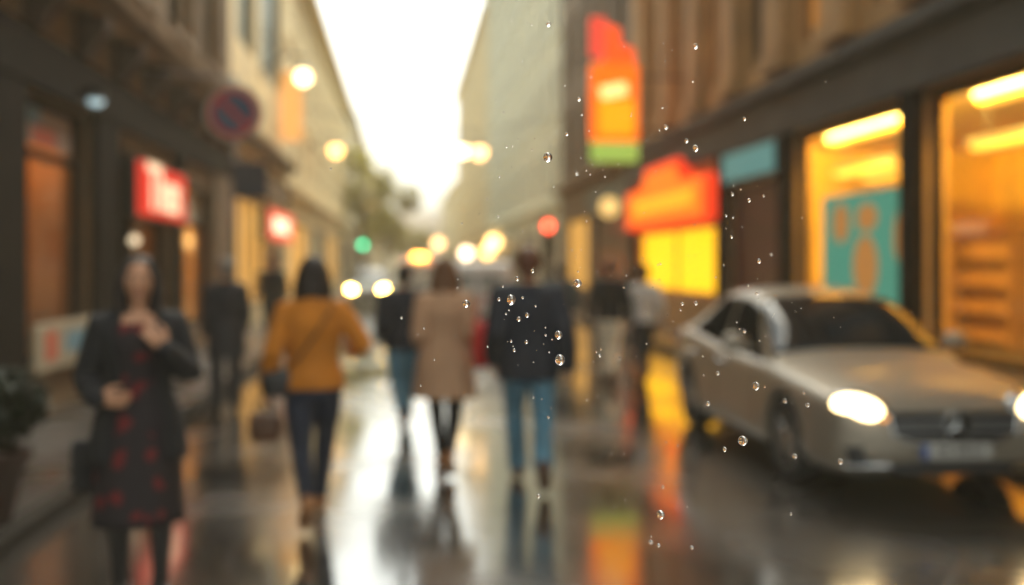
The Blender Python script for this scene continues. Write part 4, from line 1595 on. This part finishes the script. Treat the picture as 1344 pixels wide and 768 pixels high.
class Person:
    """Local space: faces +Y, right hand towards +X, feet near z = 0, 1.72 tall before scaling."""

    def __init__(self, label, loc, rz, height, sex='f', feet=None, hands=None, hips=(0, 0, 0.0), lean=0.0, voxel=0.008, head_turn=0.0, group=None, name='person', elbow=(None, None), curl=0.5, palms=(None, None), hdir=(None, None), soles=None):
        sc = height / 1.72
        self.root = empty(name, loc, label, 'person', group, rz, sc)
        self.sex, self.vx, self.lean, self.hips = sex, voxel, lean, V(hips)
        self.torso = TORSO[sex]
        sh = 0.195 if sex == 'm' else 0.172
        self.hip = {s: V((s * 0.088, 0, 0.90)) + self.hips for s in (-1, 1)}
        self.sho = {s: self.T(V((s * sh * 0.95, -0.005, 1.405))) for s in (-1, 1)}
        feet = feet or {-1: (-0.1, 0.0, 0.085), 1: (0.1, 0.0, 0.085)}
        hands = hands or {-1: (-0.3, 0.05, 0.84), 1: (0.3, 0.05, 0.84)}
        self.knee, self.ank, self.elb, self.wri = {}, {}, {}, {}
        for s, e in ((-1, elbow[0]), (1, elbow[1])):
            self.knee[s], self.ank[s] = ik(self.hip[s], feet[s], 0.42, 0.41, (s * 0.12, 1, 0))
            self.elb[s], self.wri[s] = ik(self.sho[s], hands[s], 0.295, 0.255, e or (s * 0.12, -1, -0.1))
        self.soles = soles or {-1: 0.0, 1: 0.0}
        body = MB()
        self.add_torso(body, 0.0, 0.84, 1.47)
        for s in (-1, 1):
            self.add_leg(body, s, 0.0)
            body.tube(self.foot(s), [0.03, 0.036, 0.036, 0.024], 10, round_cap=True)
            self.add_arm(body, s, 0.0)
            dd = V(hdir[0 if s < 0 else 1] or (self.wri[s] - self.elb[s]))
            pp = V(palms[0 if s < 0 else 1] or (-s, 0.1, 0))
            hand(body, self.wri[s], dd, pp, (0, 1, 0.3), curl)
        hc = self.T(V((0, 0.015, 1.605)))
        self.hc = hc
        body.tube([self.T(V((0, -0.012, 1.43))), self.T(V((0, 0.0, 1.5))), self.T(V((0, 0.012, 1.56)))], [0.058 if sex == 'm' else 0.05, 0.054 if sex == 'm' else 0.046, 0.052], 14)
        turn = Matrix.Rotation(head_turn, 3, 'Z')
        self.turn = turn

        def shape(d_, p):
            p = V(p)
            if d_.z < 0:
                p.x *= 1 + 0.30 * d_.z
                if d_.y > 0:
                    p.y *= 1 - 0.06 * d_.z * 0 + 0.02
                else:
                    p.y *= 1 + 0.35 * d_.z
            if d_.y > 0.3 and 0.0 < d_.z < 0.35:
                p.y -= 0.004
            return turn @ p
        body.ball(hc, (0.076, 0.097, 0.117), 22, 18, shape)
        for s in (-1, 1):
            body.ball(hc + turn @ V((s * 0.077, -0.005, -0.005)), (0.011, 0.022, 0.032), 10, 8)
        body.tube([hc + turn @ V((0, 0.088, 0.025)), hc + turn @ V((0, 0.105, -0.012)), hc + turn @ V((0, 0.114, -0.026))], [0.009, 0.012, 0.014], 8, round_cap=True)
        body.ball(hc + turn @ V((0, 0.066, -0.092)), (0.024, 0.021, 0.019), 10, 8)
        fuse(body, 'body', skin, self.root, voxel, 2)
        if voxel < 0.0095:
            for s in (-1, 1):
                e_ = MB()
                e_.ball(hc + turn @ V((s * 0.031, 0.0765, 0.006)), 0.0115, 12, 8)
                eo = e_.build('eye', eye_white, self.root, smooth=True)
                e_ = MB()
                e_.ball(hc + turn @ V((s * 0.031, 0.0845, 0.0055)), (0.0078, 0.0045, 0.0078), 10, 6)
                e_.build('iris', iris_m, eo, smooth=True)
                e_ = MB()
                e_.tube([hc + turn @ V((s * 0.016, 0.096, 0.028)), hc + turn @ V((s * 0.034, 0.094, 0.032)), hc + turn @ V((s * 0.05, 0.082, 0.027))], [0.004, 0.0045, 0.0025], 6)
                e_.build('eyebrow', HAIR['dark'], self.root)
            e_ = MB()
            e_.tube([hc + turn @ V((-0.024, 0.089, -0.055)), hc + turn @ V((0, 0.1, -0.053)), hc + turn @ V((0.024, 0.089, -0.055))], [(0.003, 0.004), (0.009, 0.006), (0.003, 0.004)], 8, side=(0, 0, 1))
            e_.build('mouth', lip_m, self.root, smooth=True)

    def T(self, p):
        """Torso points follow hips and lean."""
        z = p.z - 0.9
        a = self.lean
        return V((p.x, p.y * math.cos(a) + z * math.sin(a), 0.9 + z * math.cos(a) - p.y * math.sin(a))) + self.hips

    def torso_at(self, z):
        return interp(self.torso, z)

    def add_torso(self, mb, inf, z0, z1, flare=None, n=14, cut=None, seg=28):
        """Closed rings, or with cut = half opening angle an open-fronted shell with thickness."""
        rings = []
        for i in range(n + 1):
            z = z0 + (z1 - z0) * i / n
            a, b = self.torso_at(max(z, 0.84))
            a, b = a + inf, b + inf
            if z < 0.92:
                a, b = max(a, self.torso_at(0.92)[0] + inf), max(b, self.torso_at(0.92)[1] + inf)
            if flare:
                fa, fb = flare(z)
                a, b = a + fa, b + fb
            if cut is None:
                rings.append([self.T(V((a * math.cos(t), b * math.sin(t), z))) for t in (2 * math.pi * k / seg for k in range(seg))])
            else:
                c = cut(z) if callable(cut) else cut
                ts = [math.pi / 2 + c + (2 * math.pi - 2 * c) * k / seg for k in range(seg + 1)]
                o_ = [self.T(V((a * math.cos(t), b * math.sin(t), z))) for t in ts]
                i_ = [self.T(V(((a - 0.018) * math.cos(t), (b - 0.018) * math.sin(t), z))) for t in reversed(ts)]
                rings.append(o_ + i_)
        mb.rings(rings)

    def add_leg(self, mb, s, inf, hem=0.0, k=1.0):
        h_, kn, an = self.hip[s], self.knee[s], self.ank[s]
        up = h_ + V((0, 0, 0.03))
        end = an + (kn - an) * hem
        r = [0.088, 0.084, 0.056, 0.052, 0.04, 0.036] if k == 1.0 else [0.088, 0.084, 0.06, 0.058, 0.056, 0.056]
        pts = [up, h_.lerp(kn, 0.35), h_.lerp(kn, 0.9), kn.lerp(end, 0.3), kn.lerp(end, 0.75), end]
        mb.tube(pts, [x + inf for x in r], 14, round_cap=True)

    def foot(self, s):
        a = self.ank[s]
        p = self.soles[s]
        f = V((s * 0.12, math.cos(p), math.sin(p))).normalized()
        dn = V((0, math.sin(p), -math.cos(p)))
        return [a + dn * 0.045 - f * 0.045, a + dn * 0.04 + f * 0.02, a + dn * 0.048 + f * 0.11, a + dn * 0.056 + f * 0.165]

    def add_arm(self, mb, s, inf, frac=1.0):
        sh, e, w = self.sho[s], self.elb[s], self.wri[s]
        inn = sh + V((-s * 0.05, 0, -0.012))
        pts = [inn, sh + V((0, 0, -0.012)), sh.lerp(e, 0.45), e, e.lerp(w, 0.35), e.lerp(w, 0.35 + 0.62 * frac)]
        f_ = 0.88 if self.sex == 'f' else 1.0
        mb.tube(pts, [(x * f_ + inf) for x in (0.055, 0.06, 0.05, 0.041, 0.043, 0.028)], 14, round_cap=True)

    # clothes
    def top(self, name, m, inf=0.02, hem=0.86, neck=1.46, flare=None, cut=None, sleeves=True, label=None, collar=True, sleeve=1.0, voxel=None):
        mb = MB()
        self.add_torso(mb, inf, hem, neck, flare, 16, cut)
        if sleeves:
            for s in (-1, 1):
                self.add_arm(mb, s, inf * 0.8 + 0.006, sleeve)
        if collar:
            pts = [self.T(V((0.075 * math.sin(t), 0.068 * math.cos(t) - 0.012, 1.462))) for t in (R(40) + R(280) * k / 12 for k in range(13))]
            mb.tube(pts, 0.019, 8, round_cap=True)
        o = fuse(mb, name, m, self.root, voxel or max(self.vx, 0.009), 3)
        if label:
            o['label'] = label
        return o

    def trousers(self, m, inf=0.014, straight=True, name='trousers', hem=0.06):
        mb = MB()
        self.add_torso(mb, inf - 0.002, 0.84, 1.04, None, 6)
        for s in (-1, 1):
            self.add_leg(mb, s, inf, hem, 0.5 if straight else 1.0)
        return fuse(mb, name, m, self.root, max(self.vx, 0.009), 2)

    def shoes(self, m, name='shoe', heel=False):
        for s in (-1, 1):
            mb = MB()
            f = self.foot(s)
            mb.tube(f, [(0.042, 0.04), (0.045, 0.045), (0.048, 0.036), (0.034, 0.026)], 12, side=(1, 0, 0), round_cap=True)
            mb.tube([f[0] + V((0, 0, 0.02)), self.ank[s] + V((0, 0, 0.02))], [0.042, 0.044], 12)
            o = fuse(mb, name, m, self.root, max(self.vx, 0.008), 2)

    def skirt(self, name, m, z0, z1, flare, inf=0.02, seg=36, folds=0.0, voxel=None):
        mb = MB()
        rings = []
        n = 12
        outer, inner = [], []
        for i in range(n + 1):
            z = z1 + (z0 - z1) * i / n
            a, b = self.torso_at(max(z, 0.92))
            fa, fb = flare(z)
            a, b = a + inf + fa, b + inf + fb
            ro, ri = [], []
            for k in range(seg):
                t = 2 * math.pi * k / seg
                q = 1 + folds * (i / n) * math.sin(t * 7 + 0.6)
                ro.append(self.T(V((a * q * math.cos(t), b * q * math.sin(t), z))))
                ri.append(self.T(V(((a * q - 0.014) * math.cos(t), (b * q - 0.014) * math.sin(t), z))))
            outer.append(ro)
            inner.append(ri)
        mb.rings(outer + list(reversed(inner)), cap=False)
        # close the waist rim
        o = mb.build(name, m, self.root, smooth=True, weld=True)
        return o

    def hair(self, style, c):
        hc, t = self.hc, self.turn
        mb = MB()

        def P(x, y, z):
            return hc + t @ V((x, y, z))

        def trim(d_, p):
            p = V(p)
            p += V((noise.noise(p * 40) * 0.006, noise.noise(p * 40 + V((9, 9, 9))) * 0.006, noise.noise(p * 40 + V((4, 1, 7))) * 0.006))
            return t @ p
        mb.ball(P(0, -0.022, 0.03), (0.086, 0.098, 0.106), 20, 14, trim)
        if style == 'short':
            mb.tube([P(0, -0.06, -0.02), P(0, -0.062, -0.075)], [(0.062, 0.04), (0.048, 0.03)], 12, side=(1, 0, 0), round_cap=True)
        elif style in ('long', 'bob'):
            ln = 0.30 if style == 'long' else 0.15
            mb.tube([P(0, -0.05, 0.03), P(0, -0.062, -0.08), P(0, -0.075, -ln)], [(0.088, 0.06), (0.092, 0.052), (0.075, 0.03)], 18, side=(1, 0, 0), round_cap=True)
            for s in (-1, 1):
                mb.tube([P(s * 0.05, 0.03, 0.095), P(s * 0.083, 0.03, 0.02), P(s * 0.09, 0.02, -0.08), P(s * 0.085, 0.015 if style == 'long' else -0.01, -ln)], [0.022, 0.024, 0.028, 0.02], 10, round_cap=True)
                mb.tube([P(s * 0.06, -0.03, 0.05), P(s * 0.092, -0.03, -0.06), P(s * 0.095, -0.03, -ln)], [0.03, 0.034, 0.024], 10, round_cap=True)
        elif style == 'bun':
            mb.ball(P(0, -0.115, 0.06), 0.048, 14, 10, trim)
            mb.tube([P(0, -0.05, 0.0), P(0, -0.055, -0.07)], [(0.07, 0.045), (0.05, 0.03)], 12, side=(1, 0, 0), round_cap=True)
        return fuse(mb, 'hair', HAIR[c], self.root, max(self.vx, 0.008), 1)

    def world(self, p):
        rz, sc = self.root.rotation_euler.z, self.root.scale.x
        return V(self.root.location) + Matrix.Rotation(rz, 3, 'Z') @ (V(p) * sc)


def bag(name, label, at, rz, size, m, strap=None, sc=1.0, strap_m=None):
    """Soft bag (width, depth, height) hanging from a strap through the given local points."""
    r = empty(name, at, label, 'bag', None, rz, sc)
    w, d_, h_ = size
    b_ = MB()
    rings = []
    for i in range(9):
        q = i / 8
        k = 0.80 + 0.24 * math.sin(math.pi * (0.15 + 0.75 * (1 - q)))
        a, c = w / 2 * k, d_ / 2 * (k if q < 0.75 else k * (1 - (q - 0.75) * 2.2))
        rings.append([V((math.copysign(abs(math.cos(t)) ** 0.5, math.cos(t)) * a, math.copysign(abs(math.sin(t)) ** 0.6, math.sin(t)) * c, h_ * q)) for t in (2 * math.pi * j / 24 for j in range(24))])
    b_.rings(rings)
    b_.build('bag_body', m, r, smooth=True)
    if strap:
        b_ = MB()
        b_.tube(strap, [(0.004, 0.014)] * len(strap), 8)
        b_.build('strap', strap_m or m, r)
    if m is black_cloth:
        return r
    b_ = MB()
    b_.box(-0.02, 0.02, d_ / 2 * 0.93, d_ / 2 + 0.012, h_ * 0.62, h_ * 0.72)
    b_.build('clasp', chrome, r, bevel=0.003)
    return r


STRIDE_A = dict(feet={-1: (-0.02, -0.34, 0.20), 1: (0.035, 0.27, 0.095)}, soles={-1: -0.75, 1: 0.15}, hips=(0, 0, -0.04))
STRIDE_B = dict(feet={-1: (-0.06, 0.27, 0.095), 1: (0.075, -0.34, 0.20)}, soles={-1: 0.15, 1: -0.75}, hips=(0, 0, -0.04))
STRIDE_C = dict(feet={-1: (-0.03, 0.16, 0.088), 1: (0.03, -0.30, 0.18)}, soles={-1: 0.05, 1: -0.6}, hips=(0, 0, -0.02))

navy_denim = mat('navy_denim', (0.018, 0.026, 0.05), 0.8, var=0.3, scale=8, bump=0.2, bscale=200)
blue_denim = mat('blue_denim', (0.10, 0.24, 0.33), 0.8, var=0.3, scale=5, bump=0.2, bscale=200)
black_cloth = mat('black_cloth', (0.012, 0.012, 0.014), 0.85, var=0.3, scale=10, bump=0.2, bscale=150)
navy_cloth = mat('navy_cloth', (0.014, 0.017, 0.028), 0.8, var=0.3, scale=8, bump=0.2, bscale=120)
orange_knit = mat('orange_knit', (0.58, 0.19, 0.010), 0.85, var=0.2, scale=8, bump=0.3, bscale=150)
camel = mat('camel_wool', (0.52, 0.30, 0.17), 0.85, var=0.15, scale=6, bump=0.2, bscale=140)
tan_leather = mat('tan_leather', (0.36, 0.15, 0.05), 0.5, var=0.2, scale=10)
brown_leather = mat('brown_leather', (0.12, 0.05, 0.022), 0.5, var=0.3, scale=10)
black_leather = mat('black_leather', (0.014, 0.012, 0.012), 0.4, var=0.2, scale=10)
red_leather = mat('red_leather', (0.68, 0.02, 0.018), 0.45, var=0.2, scale=8)
cream_cloth = mat('cream_cloth', (0.82, 0.73, 0.55), 0.85, var=0.12, scale=8)
grey_cloth = mat('light_grey_cloth', (0.6, 0.59, 0.55), 0.85, var=0.12, scale=8)
white_cloth = mat('white_cloth', (0.62, 0.62, 0.62), 0.85, var=0.1, scale=8)
wine_cloth = mat('wine_cloth', (0.12, 0.02, 0.018), 0.85, var=0.2, scale=8)
dress_m = spotted('red_flower_print', (0.013, 0.008, 0.010), (0.12, 0.006, 0.008), 8.0, 0.28)
tights = mat('black_tights', (0.016, 0.013, 0.013), 0.6)

# woman standing, facing the camera
w1 = Person('dark haired woman standing still in black jacket and red flowered dress, hand on her chest', (-1.33, 5.2, 0), R(197), 1.72, 'f',
            feet={-1: (-0.10, 0.05, 0.085), 1: (0.085, -0.05, 0.085)}, hands={-1: (-0.115, 0.20, 1.275), 1: (0.20, 0.19, 1.05)},
            elbow=((-0.45, -0.5, -0.6), (0.35, -0.8, -0.5)), palms=((0.2, -1, 0.1), (-0.1, -1, 0.2)), hdir=((0.62, 0.05, 0.75), (-1, 0.15, -0.12)), voxel=0.007, head_turn=R(-5), curl=0.32)
w1.skirt('dress', dress_m, 0.40, 1.0, lambda z: (0.035 * (1.0 - z) / 0.6, 0.06 * (1.0 - z) / 0.6), 0.016, folds=0.03)
w1.top('dress_bodice', dress_m, 0.010, 0.97, 1.40, sleeves=False, collar=False)
w1.top('jacket', black_cloth, 0.03, 0.72, 1.455, flare=lambda z: (0.05 * max(0, 1.0 - z) / 0.3, 0.04 * max(0, 1.0 - z) / 0.3), cut=lambda z: R(34) + R(16) * max(0, (z - 1.2) / 0.25))
w1.trousers(tights, 0.004, False, 'tights', 0.0)
w1.shoes(black_leather)
w1.hair('long', 'dark')
b1_ = w1.world((0.235, -0.15, 0.54))
bag('shoulder_bag', 'soft black bag hanging at the side of the standing woman', b1_, R(197), (0.16, 0.10, 0.26), black_cloth,
    [(-0.03, 0.05, 0.28), (-0.08, 0.16, 0.6), (-0.13, 0.15, 0.93), (-0.14, 0.10, 0.97), (-0.11, 0.02, 0.90), (-0.05, -0.04, 0.28)])

# woman in orange, walking away
w2 = Person('woman in mustard orange jumper and navy jeans walking away with a crossbody bag', (-0.59, 6.6, 0), R(3), 1.77, 'f',
            hands={-1: (-0.29, 0.03, 0.87), 1: (0.25, 0.20, 1.08)}, elbow=(None, (0.5, -0.8, -0.3)), voxel=0.008, hdir=(None, (-0.2, 1, 0.2)), **STRIDE_A)
w2.top('jumper', orange_knit, 0.024, 0.90, 1.455, flare=lambda z: (0.012, 0.012))
w2.trousers(navy_denim, 0.012, False)
w2.shoes(tan_leather)
w2.hair('bob', 'dark')
sc2 = 1.77 / 1.72
bag('crossbody_bag', 'black crossbody bag resting on the hip of the woman in orange', w2.world((-0.205, -0.06, 0.82)), R(3), (0.22, 0.10, 0.17), black_leather,
    [(0.04, 0.0, 0.165), (0.12, -0.085, 0.24), (0.235, -0.098, 0.40), (0.32, -0.06, 0.54), (0.345, 0.03, 0.63), (0.33, 0.13, 0.57), (0.24, 0.205, 0.42), (0.1, 0.205, 0.26), (0.0, 0.12, 0.18), (0.0, 0.03, 0.16)], sc2)
bag('handbag', 'small rounded brown handbag carried low by the woman in orange', w2.world((-0.30, 0.06, 0.52)), R(3), (0.20, 0.12, 0.18), brown_leather,
    [(-0.06, 0, 0.16), (-0.05, 0.0, 0.26), (0.0, 0.0, 0.30), (0.05, 0.0, 0.26), (0.06, 0, 0.16)], sc2)

# woman in camel coat
w3 = Person('woman in knee length camel coat and black leggings walking away', (0.33, 8.05, 0), R(-2), 1.75, 'f',
            hands={-1: (-0.19, 0.17, 1.02), 1: (0.20, 0.15, 1.02)}, voxel=0.008, **STRIDE_C)
w3.top('coat', camel, 0.032, 0.63, 1.46, flare=lambda z: (0.045 * max(0, 1.0 - z) / 0.4 + 0.012, 0.055 * max(0, 1.0 - z) / 0.4 + 0.012))
w3.trousers(black_cloth, 0.008, False, 'leggings', 0.12)
w3.shoes(tan_leather)
w3.hair('long', 'brown')
bag('shoulder_bag', 'bright red bag on the shoulder of the woman in the camel coat', w3.world((0.335, -0.14, 0.86)), R(25), (0.25, 0.12, 0.36), red_leather,
    [(-0.1, 0, 0.3), (-0.08, 0.04, 0.42), (-0.02, 0.07, 0.555), (0.03, 0.07, 0.555), (0.09, 0.03, 0.42), (0.1, 0, 0.3)])

# man in navy jacket
m4 = Person('broad man in dark navy jacket and blue jeans walking away, nearest the falling raindrops', (0.94, 7.5, 0), R(-3), 1.85, 'm',
            hands={-1: (-0.245, 0.05, 0.90), 1: (0.275, -0.04, 0.86)}, voxel=0.008, **STRIDE_B)
m4.top('jacket', navy_cloth, 0.042, 0.80, 1.46, flare=lambda z: (0.015, 0.015))
m4.trousers(blue_denim, 0.016, True)
m4.shoes(brown_leather)
m4.hair('short', 'ginger')

# man farther off
m5 = Person('slim man in dark jacket and blue jeans walking farther up the bright wet road', (-0.0, 10.2, 0), R(4), 1.72, 'm',
            hands={-1: (-0.235, 0.10, 0.92), 1: (0.235, 0.0, 0.88)}, voxel=0.0095, **STRIDE_A)
m5.top('jacket', navy_cloth, 0.036, 0.86, 1.46)
m5.trousers(blue_denim, 0.012, True)
m5.shoes(brown_leather)
m5.hair('short', 'dark')

# older person by the shops
m6 = Person('grey haired person in long dark coat standing by the shop piers', (-2.0, 11.6, 0), R(20), 1.74, 'f',
            hands={-1: (-0.225, 0.10, 0.90), 1: (0.215, 0.12, 0.92)}, voxel=0.0095)
m6.top('coat', navy_cloth, 0.03, 0.62, 1.46, flare=lambda z: (0.02 * max(0, 1.0 - z) / 0.3, 0.03 * max(0, 1.0 - z) / 0.3))
m6.trousers(navy_cloth, 0.016, True)
m6.shoes(black_leather)
m6.hair('short', 'grey')

m7 = Person('person all in black near the bright red sign and orange window', (-2.35, 18.2, 0.1), R(160), 1.74, 'm',
            hands={-1: (-0.26, 0.10, 0.90), 1: (0.20, 0.2, 1.05)}, voxel=0.011, **STRIDE_C)
m7.top('jacket', black_cloth, 0.034, 0.84, 1.46)
m7.trousers(black_cloth, 0.014, True)
m7.shoes(black_leather)
m7.hair('short', 'dark')

m8 = Person('man in black top and cream trousers walking towards the orange sign', (2.88, 13.8, 0), R(-12), 1.74, 'm',
            hands={-1: (-0.29, 0.08, 0.92), 1: (0.29, -0.02, 0.9)}, voxel=0.011, **STRIDE_C)
m8.top('sweater', black_cloth, 0.024, 0.90, 1.46)
m8.trousers(cream_cloth, 0.016, True)
m8.shoes(brown_leather)
m8.hair('short', 'ginger')

m9 = Person('person in light grey shirt and dark trousers beside the silver car', (3.40, 13.9, 0), R(-5), 1.70, 'f',
            hands={-1: (-0.28, 0.10, 0.93), 1: (0.27, 0.02, 0.9)}, voxel=0.011, **STRIDE_A)
m9.top('shirt', grey_cloth, 0.022, 0.90, 1.455)
m9.trousers(navy_cloth, 0.014, True)
m9.shoes(black_leather)
m9.hair('short', 'dark')

m9b = Person('dim person in blue grey coat between the navy jacket and the cream trousers', (2.75, 17.2, 0), R(5), 1.70, 'm',
             hands={-1: (-0.28, 0.10, 0.93), 1: (0.27, 0.02, 0.9)}, voxel=0.012, **STRIDE_B)
m9b.top('coat', mat('blue_grey_cloth', (0.06, 0.08, 0.09), 0.85), 0.034, 0.70, 1.46)
m9b.trousers(mat('grey_trouser_cloth', (0.09, 0.10, 0.10), 0.85), 0.014, True)
m9b.shoes(black_leather)
m9b.hair('short', 'dark')

# two people sitting inside the near shop window
SIT = dict(feet={-1: (-0.12, 0.34, 0.50), 1: (0.12, 0.34, 0.50)}, hips=(0, 0, 0.0))
for i, (x, y, rz, lb, cl, hr) in enumerate(((-4.62, 11.55, R(-75), 'person in white shirt sitting on a stool inside the near shop window', white_cloth, 'dark'), (-4.9, 12.45, R(110), 'person in wine red top sitting deeper inside the near shop window', wine_cloth, 'brown'))):
    st = empty('bar_stool', (x, y, 0.4), ('dark bar stool under the person in the white shirt', 'dark bar stool under the person in the wine red top')[i], 'stool', None, rz)
    b = MB()
    b.lathe([(0.0, 0.36), (0.17, 0.36), (0.19, 0.38), (0.19, 0.405), (0.17, 0.42), (0.0, 0.42)])
    b.build('seat', wood_dark, st)
    for k in range(4):
        a = R(45 + 90 * k)
        b = MB()
        b.tube([(0.1 * math.cos(a), 0.1 * math.sin(a), 0.36), (0.19 * math.cos(a), 0.19 * math.sin(a), 0.0)], 0.014)
        b.build('leg', metal_dark, st)
    p = Person(lb, (x, y, 0.02), rz, 1.70, 'm', hands={-1: (-0.18, 0.34, 1.10), 1: (0.18, 0.34, 1.12)}, voxel=0.012, lean=0.12, **SIT)
    p.top('shirt', cl, 0.022, 0.88, 1.455)
    p.trousers(black_cloth, 0.016, True)
    p.shoes(black_leather)
    p.hair('short', hr)
tbm = empty('cafe_table', (-4.35, 12.05, 0.4), 'small dark round table between the two people in the shop window', 'table')
b = MB()
b.lathe([(0.0, 0.66), (0.26, 0.66), (0.27, 0.675), (0.26, 0.69), (0.0, 0.69)])
b.build('tabletop', wood_dark, tbm)
b = MB()
b.lathe([(0.0, 0.0), (0.2, 0.0), (0.2, 0.015), (0.03, 0.04), (0.025, 0.655), (0.0, 0.655)])
b.build('pedestal', metal_dark, tbm)

# ------------------------------------------------------------------ rain in the air
water = water_mat()
DROPS = {
    'large': [(719, 207, 13, 'clear round raindrop in the air above the red traffic light, against the pale facades'), (612, 399, 11, 'bright raindrop in the air over the red bag'),
              (671, 394, 14, 'largest raindrop in the air before the back of the navy jacket'), (733, 440, 11, 'upper of two raindrops at the sleeve of the navy jacket'),
              (735, 473, 14, 'lower and larger of two raindrops at the sleeve of the navy jacket'), (758, 372, 11, 'raindrop in the air between the navy jacket and the cream trousers'),
              (975, 579, 13, 'large raindrop in the air under the sill of the silver car'), (867, 676, 12, 'raindrop in the air over the orange reflection on the road'),
              (992, 507, 11, 'raindrop in the air before the side doors of the silver car'), (913, 195, 10, 'raindrop in the air just above the wide orange sign')],
    'jacket': [(679, 366, 9), (699, 356, 9), (655, 393, 8), (686, 391, 6), (681, 419, 9), (692, 414, 9), (691, 449, 9), (671, 448, 6), (675, 460, 7), (703, 402, 4), (664, 412, 4), (668, 407, 4), (716, 430, 4), (660, 376, 4), (716, 440, 5)],
    'car': [(977, 435, 7), (942, 490, 8), (929, 530, 9), (1030, 527, 9), (1060, 532, 9), (951, 590, 9), (1043, 599, 10), (1103, 606, 10), (1055, 516, 6), (1038, 675, 6), (895, 399, 8), (913, 398, 8), (893, 407, 5)],
    'front': [(874, 167, 9), (901, 185, 9), (913, 61, 10), (977, 156, 8), (961, 255, 7), (983, 263, 8), (953, 283, 6), (996, 343, 9), (960, 311, 7), (994, 385, 7), (757, 228, 6), (720, 32, 10), (760, 130, 8), (744, 176, 7), (1012, 334, 6), (1002, 257, 5)],
    'road': [(707, 651, 9), (854, 712, 9), (864, 716, 9), (908, 719, 8), (787, 467, 7), (640, 455, 4), (700, 522, 4), (720, 548, 4), (870, 640, 5), (527, 417, 5), (813, 470, 5), (784, 520, 4)]}
LAB = {'jacket': 'small clear raindrop in the air before the back of the navy jacket', 'car': 'small raindrop in the air before the silver car', 'front': 'small raindrop in the air before the shops on the car side', 'road': 'small raindrop in the air before the walkers and the wet road'}
rnd = random.Random(21)


def air_point(px, py, dist):
    xc = (px - 672) / 1307 * dist
    return V((xc * math.cos(TH) + dist * math.sin(TH), dist * math.cos(TH) - xc * math.sin(TH), 1.7 + (345 - py) / 1307 * dist))


def drop_mesh():
    b_ = MB()
    b_.ball((0, 0, 0), 1.0, 28, 18, lambda d_, p: V((p.x, p.y, p.z * (0.9 if d_.z < 0 else 1.06))))
    o = b_.build('raindrop', water, None, smooth=True)
    me = o.data
    bpy.data.objects.remove(o)
    return me


dmesh = drop_mesh()
for key, rows in DROPS.items():
    for row in rows:
        px, py, dm = row[:3]
        jit = rnd.uniform(-0.04, 0.04) if key in ('large', 'jacket') else rnd.uniform(-0.22, 0.3)
        dist = FOCUS + jit
        o = bpy.data.objects.new('raindrop', dmesh)
        col.objects.link(o)
        o.location = air_point(px, py, dist)
        rr = dm * (0.92 if key == 'large' else 0.62) / 1307 * dist / 2
        o.scale = (rr * rnd.uniform(0.85, 1.1), rr, rr * rnd.uniform(0.85, 1.15))
        o.rotation_euler = (rnd.uniform(-0.2, 0.2), rnd.uniform(-0.2, 0.2), rnd.uniform(0, 6))
        if key == 'large':
            tag(o, row[3], 'raindrop', 'raindrops in the air')
        else:
            tag(o, LAB[key], 'raindrop', 'small raindrops before the ' + {'jacket': 'navy jacket', 'car': 'silver car', 'front': 'shop fronts', 'road': 'walkers and road'}[key])
dz = MB()
for i in range(300):
    px = rnd.gauss(780, 150)
    py = rnd.gauss(360, 190)
    if not (420 < px < 1250 and -20 < py < 790):
        continue
    dist = FOCUS + rnd.gauss(0, 0.09)
    c = air_point(px, py, dist)
    rr = rnd.choice((0.5, 0.6, 0.7, 0.9, 1.2)) / 1307 * dist
    dz.ball(c, rr, 8, 5)
tag(dz.build('drizzle', water, None, smooth=True), 'fine drizzle of tiny droplets in the air', None, None, 'stuff')

# ------------------------------------------------------------------ haze
hz = MB()
hz.box(-75, 75, -40, 230, -1.5, 26)
hm = bpy.data.materials.new('haze_air')
nt, N, L = nodes_of(hm)
N.remove(N['Principled BSDF'])
pv = N.new('ShaderNodeVolumePrincipled')
pv.inputs['Color'].default_value = (1.0, 0.87, 0.62, 1)
pv.inputs['Density'].default_value = 0.003
pv.inputs['Anisotropy'].default_value = 0.0
L.new(pv.outputs[0], N['Material Output'].inputs['Volume'])
tag(hz.build('haze', hm), 'pale rainy haze filling the street', None, None, 'stuff')
